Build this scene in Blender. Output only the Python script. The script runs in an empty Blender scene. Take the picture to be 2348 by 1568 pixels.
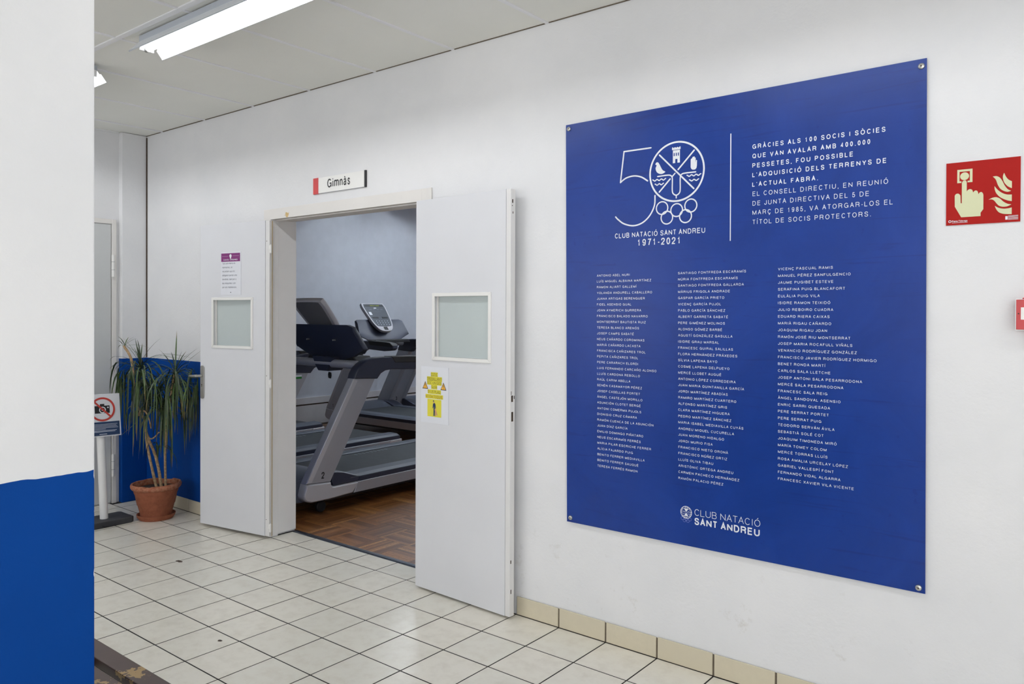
import bpy, bmesh, math, random
from mathutils import Vector, Matrix
from mathutils.geometry import tessellate_polygon

random.seed(7)
sc = bpy.context.scene
col = sc.collection
R = math.radians

# ------------------------------------------------------------------ camera, world, exposure
CAM_H = 1.4443
YAW, PIT, ROL = 0.67336, -0.0070, -0.00379
F_PX, CY = 1778.36, 727.52
cd = bpy.data.cameras.new('camera'); cam = bpy.data.objects.new('camera', cd); col.objects.link(cam)
sy, cyw = math.sin(YAW), math.cos(YAW); sp, cp = math.sin(PIT), math.cos(PIT); sr, cr = math.sin(ROL), math.cos(ROL)
def _dir(rx, up, fw):
    z = up * cp + fw * sp; f2 = fw * cp - up * sp
    return Vector((rx * cyw - f2 * sy, rx * sy + f2 * cyw, z))
rt, upv, fwv = _dir(cr, -sr, 0), _dir(sr, cr, 0), _dir(0, 0, 1)
m = Matrix.Identity(4)
for i in range(3):
    m[i][0], m[i][1], m[i][2] = rt[i], upv[i], -fwv[i]
m.translation = Vector((0, 0, CAM_H))
cam.matrix_world = m
cd.sensor_width = 36.0; cd.sensor_fit = 'HORIZONTAL'
cd.lens = F_PX / 2348 * 36
cd.shift_y = -(784 - CY) / 2348
cd.clip_start = 0.05
sc.camera = cam

DAYLIGHT = 5.4        # overcast sky outside the added hall windows
w = bpy.data.worlds.new('world'); sc.world = w; w.use_nodes = True
w.node_tree.nodes['Background'].inputs[0].default_value = (0.975, 0.98, 1.0, 1)
w.node_tree.nodes['Background'].inputs[1].default_value = DAYLIGHT
sc.view_settings.view_transform = 'Standard'; sc.view_settings.look = 'None'
sc.view_settings.gamma = 1.0; sc.view_settings.use_curve_mapping = False
sc.view_settings.exposure = -0.22
TUBE_HALL = 54.0      # emission of the hall tubes
TUBE_GYM = 178.0      # emission of the gym tubes

# ------------------------------------------------------------------ materials
def s2l(c):
    return tuple(((x / 255) / 12.92 if x / 255 <= .04045 else ((x / 255 + .055) / 1.055) ** 2.4) for x in c) + (1,)

class NT:
    def __init__(s, name):
        s.m = bpy.data.materials.new(name); s.m.use_nodes = True
        s.t = s.m.node_tree; s.b = s.t.nodes['Principled BSDF']
    def n(s, typ, **k):
        nd = s.t.nodes.new(typ)
        for a, b in k.items(): setattr(nd, a, b)
        return nd
    def l(s, a, b): s.t.links.new(a, b)
    def math(s, op, a, b=None, c=None):
        nd = s.n('ShaderNodeMath', operation=op)
        for i, v in enumerate((a, b, c)):
            if v is None: continue
            if hasattr(v, 'is_linked'): s.l(v, nd.inputs[i])
            else: nd.inputs[i].default_value = v
        return nd.outputs[0]
    def mix(s, f, a, b):
        nd = s.n('ShaderNodeMix', data_type='RGBA')
        for i, v in ((0, f), (6, a), (7, b)):
            if hasattr(v, 'is_linked'): s.l(v, nd.inputs[i])
            else: nd.inputs[i].default_value = v
        return nd.outputs[2]
    def noise(s, scale, detail=3, rough=.5, vec=None, dist=0):
        nd = s.n('ShaderNodeTexNoise'); nd.inputs['Scale'].default_value = scale
        nd.inputs['Detail'].default_value = detail; nd.inputs['Roughness'].default_value = rough
        nd.inputs['Distortion'].default_value = dist
        s.l(vec if vec is not None else s.pos(), nd.inputs['Vector'])
        return nd.outputs['Fac']
    def pos(s):
        if not hasattr(s, '_p'): s._p = s.n('ShaderNodeNewGeometry').outputs['Position']
        return s._p
    def xyz(s):
        if not hasattr(s, '_x'):
            nd = s.n('ShaderNodeSeparateXYZ'); s.l(s.pos(), nd.inputs[0]); s._x = nd.outputs
        return s._x
    def step(s, v, lo, hi):
        nd = s.n('ShaderNodeMapRange'); s.l(v, nd.inputs[0])
        nd.inputs[1].default_value = lo; nd.inputs[2].default_value = hi
        return nd.outputs[0]
    def bump(s, h, strength, dist=.002):
        nd = s.n('ShaderNodeBump'); nd.inputs['Strength'].default_value = strength
        nd.inputs['Distance'].default_value = dist
        s.l(h, nd.inputs['Height']); s.l(nd.outputs[0], s.b.inputs['Normal'])

def mat(name, rgb, rough=.5, metal=0., var=0., vscale=8., bump=0., bscale=200., spec=None, rnd=0.):
    t = NT(name); base = s2l(rgb); t.b.inputs['Roughness'].default_value = rough
    t.b.inputs['Metallic'].default_value = metal
    if spec is not None: t.b.inputs['Specular IOR Level'].default_value = spec
    c = base
    if var or True:
        dk = tuple(x * (1 - max(var, .02)) for x in base[:3]) + (1,)
        c = t.mix(t.step(t.noise(vscale), .35, .65), base, dk)
    if rnd:
        oi = t.n('ShaderNodeObjectInfo')
        c = t.mix(oi.outputs['Random'], c, tuple(x * (1 - rnd) for x in base[:3]) + (1,))
    t.l(c, t.b.inputs['Base Color'])
    if bump: t.bump(t.noise(bscale, 2), bump)
    return t.m

M = {}
WALL = (233, 233, 234); BLUE = (0, 66, 146)
def wall_material(name, dado=None, chips=False):
    t = NT(name); x, y, z = t.xyz()
    base = t.mix(t.step(t.noise(2.2, 5, .6), .3, .75), s2l(WALL), s2l((224, 225, 227)))
    # scuffs low on the wall
    sc1 = t.step(t.noise(9, 6, .75), .60, .70)
    low = t.step(z, .55, .05)
    base = t.mix(t.math('MULTIPLY', t.math('MULTIPLY', sc1, low), .45), base, s2l((186, 180, 168)))
    sc2 = t.step(t.noise(38, 4, .8), .70, .76)
    base = t.mix(t.math('MULTIPLY', sc2, .35), base, s2l((190, 188, 182)))
    if dado:
        wob = t.math('MULTIPLY', t.math('SUBTRACT', t.noise(6, 3), .5), dado[2])
        zz = t.math('ADD', z, wob)
        f = t.math('LESS_THAN', zz, dado[0])
        if dado[1] is not None: f = t.math('MULTIPLY', f, t.math('LESS_THAN', x, dado[1]))
        blue = t.mix(t.noise(5, 4), s2l(BLUE), s2l((0, 60, 136)))
        if chips:
            edge = t.step(t.math('ABSOLUTE', t.math('SUBTRACT', y, .795)), .020, .0)
            ch = t.math('GREATER_THAN', t.math('MULTIPLY', edge, t.noise(19, 2)), .60)
            blue = t.mix(ch, blue, s2l((235, 236, 240)))
        base = t.mix(f, base, blue)
    t.l(base, t.b.inputs['Base Color']); t.b.inputs['Roughness'].default_value = .6; t.b.inputs['Specular IOR Level'].default_value = .12
    t.bump(t.noise(55, 4, .6), .25, .004)
    return t.m
M['wall'] = wall_material('wall_paint')
M['wall_dado'] = wall_material('wall_paint_dado', (1.083, -4.40, .004))
M['wall_left'] = wall_material('wall_paint_left', (1.078, None, .032), True)
M['gymwall'] = mat('gym_wall_paint', (205, 209, 218), .6, var=.05, bump=.1)
M['gymwall_low'] = mat('gym_wall_panel', (214, 212, 214), .5, var=.05)
M['ceil'] = mat('ceiling_panel_white', (236, 236, 230), .9, var=.02, vscale=3, bump=.25, bscale=260)
M['tbar'] = mat('ceiling_rail_grey', (236, 236, 238), .6)
M['shell'] = mat('plain_plaster', (205, 205, 205), .8)
M['grout'] = mat('dark_grout', (34, 30, 28), .9, var=.2, vscale=40)
M['joint'] = mat('brown_grey_joint', (112, 102, 88), .9, var=.2, vscale=60)
M['baseb'] = mat('skirting_tile', (213, 204, 180), .22, var=.05, vscale=30, rnd=.05)
M['door'] = mat('door_paint', (222, 223, 227), .38, var=.02, vscale=5)
M['doorlip'] = mat('door_edge_paint', (226, 225, 224), .4, var=.02)
M['bead'] = mat('glazing_bead_white', (238, 237, 234), .35)
M['frame'] = mat('frame_cream_paint', (230, 227, 223), .4, var=.03)
M['jambpaint'] = mat('door_jamb_paint', (244, 243, 242), .4, var=.02)
M['greydoor'] = mat('grey_door_paint', (205, 207, 207), .45)
M['bare'] = mat('bare_wood', (214, 184, 128), .7, var=.2, vscale=90)
M['hole'] = mat('dark_recess', (70, 54, 40), .8, var=.4, vscale=120)
M['tan'] = mat('bare_tan_edge', (196, 178, 148), .7)
M['satin'] = mat('satin_steel', (172, 170, 164), .32, .9)
M['alu'] = mat('aluminium_strip', (96, 103, 116), .3, .85, var=.2, vscale=60)
M['white'] = mat('white_plastic', (236, 236, 236), .35)
M['paper'] = mat('white_paper', (228, 230, 236), .35)
M['pwhite'] = mat('print_white', (232, 235, 240), .5)
M['black'] = mat('black_rubber', (26, 27, 30), .6)
M['dark'] = mat('charcoal_rubber', (52, 53, 57), .65, var=.1)
M['pblack'] = mat('print_black', (24, 24, 28), .5)
M['pred'] = mat('print_red', (204, 58, 60), .45)
M['ringred'] = mat('prohibition_red', (192, 62, 52), .4)
M['navyp'] = mat('print_navy', (24, 52, 92), .35)
M['purple'] = mat('print_purple', (128, 44, 116), .4)
M['greyp'] = mat('print_grey', (92, 96, 110), .5)
M['yellow'] = mat('print_yellow', (224, 214, 60), .5)
M['olive'] = mat('print_olive', (104, 96, 30), .5)
M['brownp'] = mat('print_brown', (150, 96, 24), .5)
M['amber'] = mat('print_amber', (240, 180, 60), .5)
M['skin'] = mat('print_tan', (206, 160, 110), .5)
M['fire'] = mat('fire_sign_red', (164, 20, 13), .55, spec=.2)
M['lum'] = mat('photoluminescent_print', (214, 216, 176), .55)
M['boxred'] = mat('alarm_red_plastic', (190, 60, 62), .35)
M['screw'] = mat('zinc_screw', (190, 190, 186), .3, .9)
M['refl'] = mat('reflector_white', (236, 240, 244), .4)
M['lampgrey'] = mat('lamp_housing_grey', (188, 194, 202), .45)
M['silver'] = mat('treadmill_silver', (172, 174, 182), .38, .35, var=.03)
M['silver2'] = mat('treadmill_light_silver', (192, 192, 198), .4, .2)
M['navy'] = mat('treadmill_navy', (43, 48, 66), .42)
M['railgrey'] = mat('treadmill_rail_grey', (74, 80, 94), .5)
M['belt'] = mat('treadmill_belt', (48, 54, 58), .7, var=.2, vscale=14)
M['panel'] = mat('console_grey', (70, 76, 84), .4)
M['panel2'] = mat('console_dark', (30, 32, 36), .4)
M['dback'] = mat('console_back_brown_grey', (104, 104, 108), .55)
M['green'] = mat('sticker_green', (24, 132, 40), .5)
M['orange'] = mat('sticker_orange', (206, 96, 50), .5)
def terracotta():
    t = NT('terracotta'); x, y, z = t.xyz()
    c = t.mix(t.step(t.noise(26, 4, .6), .35, .7), s2l((158, 92, 64)), s2l((132, 74, 50)))
    dust = t.math('MULTIPLY', t.math('GREATER_THAN', z, .211), t.step(t.noise(45, 4, .7), .42, .58))
    c = t.mix(t.math('MULTIPLY', dust, .5), c, s2l((188, 138, 108)))
    c = t.mix(t.math('MULTIPLY', t.step(t.noise(70, 3, .7), .68, .74), .6), c, s2l((206, 176, 156)))
    t.l(c, t.b.inputs['Base Color']); t.b.inputs['Roughness'].default_value = .8; t.bump(t.noise(90, 3), .3); return t.m
M['terra'] = terracotta()
M['soil'] = mat('potting_soil', (52, 40, 32), .95, var=.4, vscale=60, bump=.8, bscale=120)
M['leafdry'] = mat('leaf_dry', (150, 112, 52), .6)
M['timber'] = mat('timber', (120, 70, 40), .5)

def floor_tile_material():
    t = NT('cream_floor_tile')
    oi = t.n('ShaderNodeObjectInfo')
    c = t.mix(oi.outputs['Random'], s2l((230, 227, 215)), s2l((235, 230, 217)))
    c = t.mix(t.step(t.noise(14, 5, .65), .45, .8), c, s2l((220, 214, 200)))
    sp_ = t.step(t.noise(85, 3, .6), .745, .775)
    c = t.mix(t.math('MULTIPLY', sp_, .6), c, s2l((110, 100, 92)))
    t.l(c, t.b.inputs['Base Color'])
    t.b.inputs['Roughness'].default_value = .27
    t.bump(t.noise(20, 3), .03, .003)
    return t.m
M['tile'] = floor_tile_material()

def poster_material():
    t = NT('blue_board_print'); x, y, z = t.xyz()
    n1 = t.noise(3.0, 6, .65, dist=1.2)
    c = t.mix(t.step(n1, .35, .7), s2l((8, 54, 138)), s2l((0, 46, 126)))
    # fine diagonal streaks of the printed background
    mp = t.n('ShaderNodeMapping'); t.l(t.pos(), mp.inputs[0])
    mp.inputs['Rotation'].default_value = (0, R(24), 0); mp.inputs['Scale'].default_value = (.7, 1, 14)
    st = t.step(t.noise(3.2, 5, .6, mp.outputs[0], 1.0), .58, .70)
    c = t.mix(t.math('MULTIPLY', st, .5), c, s2l((6, 34, 112)))
    bl = t.step(t.noise(26, 3, .6), .69, .73)
    c = t.mix(t.math('MULTIPLY', bl, .5), c, s2l((0, 38, 122)))
    t.l(c, t.b.inputs['Base Color']); t.b.inputs['Roughness'].default_value = .33
    t.b.inputs['Specular IOR Level'].default_value = .4
    return t.m
M['board'] = poster_material()

def bench_material():
    t = NT('brown_bench_paint'); x, y, z = t.xyz()
    d = t.math('ABSOLUTE', t.math('SUBTRACT', x, -2.19))
    near = t.step(d, .17, .03)
    f = t.math('GREATER_THAN', t.math('MULTIPLY', near, t.noise(34, 4, .6)), .52)
    c = t.mix(t.noise(20, 3), s2l((74, 52, 45)), s2l((62, 43, 36)))
    c = t.mix(f, c, s2l((164, 134, 84)))
    t.l(c, t.b.inputs['Base Color']); t.b.inputs['Roughness'].default_value = .42
    return t.m
M['bench'] = bench_material()

def glass_material():
    t = NT('obscured_glass')
    o = t.t.nodes['Material Output']
    tr = t.n('ShaderNodeBsdfTransparent'); tr.inputs[0].default_value = (.86, .93, .91, 1)
    di = t.n('ShaderNodeBsdfDiffuse'); t.l(t.mix(t.noise(6, 3), s2l((226, 236, 234)), s2l((218, 229, 229))), di.inputs[0])
    gl = t.n('ShaderNodeBsdfGlossy'); gl.inputs['Roughness'].default_value = .08
    fr = t.n('ShaderNodeFresnel'); fr.inputs[0].default_value = 1.45
    a = t.n('ShaderNodeMixShader'); a.inputs[0].default_value = .72; t.l(tr.outputs[0], a.inputs[1]); t.l(di.outputs[0], a.inputs[2])
    b = t.n('ShaderNodeMixShader'); t.l(fr.outputs[0], b.inputs[0]); t.l(a.outputs[0], b.inputs[1]); t.l(gl.outputs[0], b.inputs[2])
    t.l(b.outputs[0], o.inputs['Surface'])
    return t.m
M['glass'] = glass_material()

def clear_material():
    t = NT('clear_glass'); o = t.t.nodes['Material Output']
    tr = t.n('ShaderNodeBsdfTransparent'); gl = t.n('ShaderNodeBsdfGlossy'); gl.inputs['Roughness'].default_value = .02
    a = t.n('ShaderNodeMixShader'); a.inputs[0].default_value = .06; t.l(tr.outputs[0], a.inputs[1]); t.l(gl.outputs[0], a.inputs[2])
    t.l(a.outputs[0], o.inputs['Surface']); return t.m
M['clear'] = clear_material()

def emit(name, rgb, s):
    t = NT(name); e = t.n('ShaderNodeEmission'); e.inputs[0].default_value = rgb + (1,); e.inputs[1].default_value = s
    t.l(e.outputs[0], t.t.nodes['Material Output'].inputs['Surface']); return t.m
M['tube_hall'] = emit('hall_tube_glow', (.97, .985, 1.0), TUBE_HALL)
M['tube_gym'] = emit('gym_tube_glow', (.84, .92, 1.0), TUBE_GYM)
M['led'] = emit('display_led', (.62, .8, .08), .9)

def parquet_material():
    t = NT('parquet_wood')
    at = t.n('ShaderNodeAttribute', attribute_name='strip'); fac = at.outputs['Fac']
    oi = t.n('ShaderNodeObjectInfo')
    r = t.math('FRACT', t.math('ADD', fac, t.math('MULTIPLY', oi.outputs['Random'], 3.7)))
    cr_ = t.n('ShaderNodeValToRGB'); t.l(r, cr_.inputs[0])
    e = cr_.color_ramp.elements
    e[0].position = 0; e[0].color = s2l((84, 50, 26)); e[1].position = 1; e[1].color = s2l((208, 152, 88))
    for p_, c_ in ((.3, (126, 80, 42)), (.6, (178, 122, 68)), (.82, (98, 60, 32))):
        k = cr_.color_ramp.elements.new(p_); k.color = s2l(c_)
    c = t.mix(t.step(t.noise(60, 4, .7), .3, .8), cr_.outputs[0], s2l((110, 70, 38)))
    t.l(c, t.b.inputs['Base Color']); t.b.inputs['Roughness'].default_value = .3
    return t.m
M['parquet'] = parquet_material()

def leaf_material():
    t = NT('dracaena_leaf')
    oi = t.n('ShaderNodeObjectInfo')
    at = t.n('ShaderNodeAttribute', attribute_name='tip'); f = at.outputs['Fac']
    c = t.mix(oi.outputs['Random'], s2l((24, 38, 22)), s2l((72, 96, 46)))
    c = t.mix(t.math('MULTIPLY', t.step(f, .78, 1.0), t.math('GREATER_THAN', oi.outputs['Random'], .45)), c, s2l((150, 118, 70)))
    t.l(c, t.b.inputs['Base Color']); t.b.inputs['Roughness'].default_value = .4
    return t.m
M['leaf'] = leaf_material()
def bark_material():
    t = NT('dracaena_bark')
    mp = t.n('ShaderNodeMapping'); t.l(t.pos(), mp.inputs[0]); mp.inputs['Scale'].default_value = (1, 1, 1.3)
    n_ = t.noise(60, 4, .7, mp.outputs[0])
    t.l(t.mix(t.step(n_, .35, .65), s2l((186, 158, 122)), s2l((128, 102, 74))), t.b.inputs['Base Color'])
    t.b.inputs['Roughness'].default_value = .85; t.bump(n_, .5, .003)
    return t.m
M['bark'] = bark_material()

# ------------------------------------------------------------------ object helpers
def link(name, data, parent=None, loc=None, rot=None):
    o = bpy.data.objects.new(name, data); col.objects.link(o)
    if parent: o.parent = parent
    if loc: o.location = loc
    if rot: o.rotation_euler = rot
    return o
def tag(o, label=None, cat=None, group=None, kind=None):
    for k, v in (('label', label), ('category', cat), ('group', group), ('kind', kind)):
        if v: o[k] = v
    return o
def empty(name, loc, rz=0, **k):
    o = link(name, None, None, loc, (0, 0, rz)); o.empty_display_size = .1
    return tag(o, **k)

class MB:
    def __init__(s): s.v = []; s.f = []; s.a = []; s.cur = 0.
    def add(s, vs, fs, xf=None):
        b = len(s.v)
        s.v += [tuple(xf(p)) if xf else tuple(p) for p in vs]
        s.f += [tuple(b + i for i in f) for f in fs]; s.a += [s.cur] * len(vs); return s
    def box(s, x0, x1, y0, y1, z0, z1, xf=None):
        vs = [(x, y, z) for z in (z0, z1) for y in (y0, y1) for x in (x0, x1)]
        return s.add(vs, [(0, 2, 3, 1), (4, 5, 7, 6), (0, 1, 5, 4), (2, 6, 7, 3), (0, 4, 6, 2), (1, 3, 7, 5)], xf)
    def prism(s, poly, d0, d1, xf, bev=0.):
        """poly: (a,b) outline; d: depth; xf maps (a,b,d) to xyz. bev: chamfer by shrinking the end caps."""
        n = len(poly)
        cx = sum(p[0] for p in poly) / n; cy = sum(p[1] for p in poly) / n
        def inset(b):
            out = []
            for i in range(n):
                p0, p, p1 = Vector(poly[i - 1]), Vector(poly[i]), Vector(poly[(i + 1) % n])
                e0, e1 = (p - p0).normalized(), (p1 - p).normalized()
                n0, n1 = Vector((-e0.y, e0.x)), Vector((-e1.y, e1.x))
                nn = (n0 + n1)
                nn = nn / max(nn.length_squared, .6) * 2 if nn.length > 1e-6 else n0
                nn = nn * .5 * 1.0
                out.append(tuple(p + nn * b * sgn))
            return out
        area = sum(poly[i - 1][0] * poly[i][1] - poly[i][0] * poly[i - 1][1] for i in range(n))
        sgn = 1 if area > 0 else -1
        rings = []
        if bev:
            ins, ins2 = inset(bev), inset(bev * .3)
            q = bev * (1 if d1 > d0 else -1)
            rings = [(ins, d0), (ins2, d0 + q * .3), (poly, d0 + q), (poly, d1 - q), (ins2, d1 - q * .3), (ins, d1)]
        else: rings = [(poly, d0), (poly, d1)]
        vs = [(p[0], p[1], d) for ring, d in rings for p in ring]
        fs = []
        for r in range(len(rings) - 1):
            for i in range(n):
                j = (i + 1) % n
                fs.append((r * n + i, r * n + j, (r + 1) * n + j, (r + 1) * n + i))
        tri = tessellate_polygon([[Vector((p[0], p[1], 0)) for p in rings[0][0]]])
        L_ = (len(rings) - 1) * n
        fs += [tuple(t) for t in tri] + [tuple(L_ + i for i in reversed(t)) for t in tri]
        return s.add(vs, fs, xf)
    def tube(s, pts, rads, seg=12, caps=True, xf=None):
        pts = [Vector(p) for p in pts]
        if not hasattr(rads, '__len__'): rads = [rads] * len(pts)
        vs, fs = [], []; up = Vector((0, 0, 1))
        for i, p in enumerate(pts):
            d = (pts[min(i + 1, len(pts) - 1)] - pts[max(i - 1, 0)]).normalized()
            a = d.cross(up if abs(d.z) < .95 else Vector((1, 0, 0))).normalized(); b = a.cross(d)
            for k in range(seg):
                t = 2 * math.pi * k / seg
                vs.append(p + (a * math.cos(t) + b * math.sin(t)) * rads[i])
        for i in range(len(pts) - 1):
            for k in range(seg):
                j = (k + 1) % seg
                fs.append((i * seg + k, i * seg + j, (i + 1) * seg + j, (i + 1) * seg + k))
        if caps:
            fs.append(tuple(range(seg))[::-1]); fs.append(tuple((len(pts) - 1) * seg + k for k in range(seg)))
        return s.add(vs, fs, xf)
    def lathe(s, prof, seg=40, xf=None, wob=None):
        vs, fs = [], []
        for i, (r, z) in enumerate(prof):
            for k in range(seg):
                t = 2 * math.pi * k / seg
                dz = wob(t, i) if wob else 0
                vs.append((r * math.cos(t), r * math.sin(t), z + dz))
        for i in range(len(prof) - 1):
            for k in range(seg):
                j = (k + 1) % seg
                fs.append((i * seg + k, i * seg + j, (i + 1) * seg + j, (i + 1) * seg + k))
        return s.add(vs, fs, xf)
    def mesh(s, name, mt, attr=None):
        me = bpy.data.meshes.new(name); me.from_pydata([tuple(v) for v in s.v], [], s.f)
        if attr:
            a = me.attributes.new(attr, 'FLOAT', 'POINT'); a.data.foreach_set('value', s.a)
        me.materials.append(mt)
        bm = bmesh.new(); bm.from_mesh(me); bmesh.ops.recalc_face_normals(bm, faces=bm.faces); bm.to_mesh(me); bm.free()
        return me
    def build(s, name, mt, parent=None, bevel=0., smooth=False, attr=None, loc=None, rot=None):
        me = s.mesh(name, mt, attr)
        if bevel:
            bm = bmesh.new(); bm.from_mesh(me)
            bmesh.ops.remove_doubles(bm, verts=bm.verts, dist=1e-6)
            es = [e for e in bm.edges if len(e.link_faces) == 2 and e.calc_face_angle(0) > R(35)]
            bmesh.ops.bevel(bm, geom=es, offset=bevel, segments=2, profile=.6, affect='EDGES', clamp_overlap=True)
            bm.to_mesh(me); bm.free()
        if smooth:
            for p in me.polygons: p.use_smooth = True
            try: me.set_sharp_from_angle(angle=R(38))
            except Exception: pass
        return link(name, me, parent, loc, rot)

def box(name, x0, x1, y0, y1, z0, z1, mt, parent=None, bevel=0.):
    return MB().box(x0, x1, y0, y1, z0, z1).build(name, M[mt], parent, bevel)

def smoothpts(pts, n=6, closed=False):
    out = []; N = len(pts)
    rng = range(N) if closed else range(N - 1)
    for i in rng:
        p0 = pts[(i - 1) % N] if closed or i else pts[0]; p1 = pts[i]; p2 = pts[(i + 1) % N]
        p3 = pts[(i + 2) % N] if closed or i + 2 < N else pts[-1]
        for k in range(n):
            t = k / n
            out.append(tuple(.5 * (2 * b + (c - a) * t + (2 * a - 5 * b + 4 * c - d) * t * t + (-a + 3 * b - 3 * c + d) * t ** 3) for a, b, c, d in zip(p0, p1, p2, p3)))
    if not closed: out.append(pts[-1])
    return out

# ---------- flat print: letters, strokes and shapes collected in (u, v) and laid on a surface
def _arc(cx, cy, rx, ry, a0, a1, n=9):
    return [(cx + rx * math.cos(R(a0 + (a1 - a0) * k / n)), cy + ry * math.sin(R(a0 + (a1 - a0) * k / n))) for k in range(n + 1)]
def _sm(*p): return smoothpts(list(p), 3)
def _ell(cx=.5, cy=.5, rx=.5, ry=.5): return _arc(cx, cy, rx, ry, 90, 450, 20)
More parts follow.
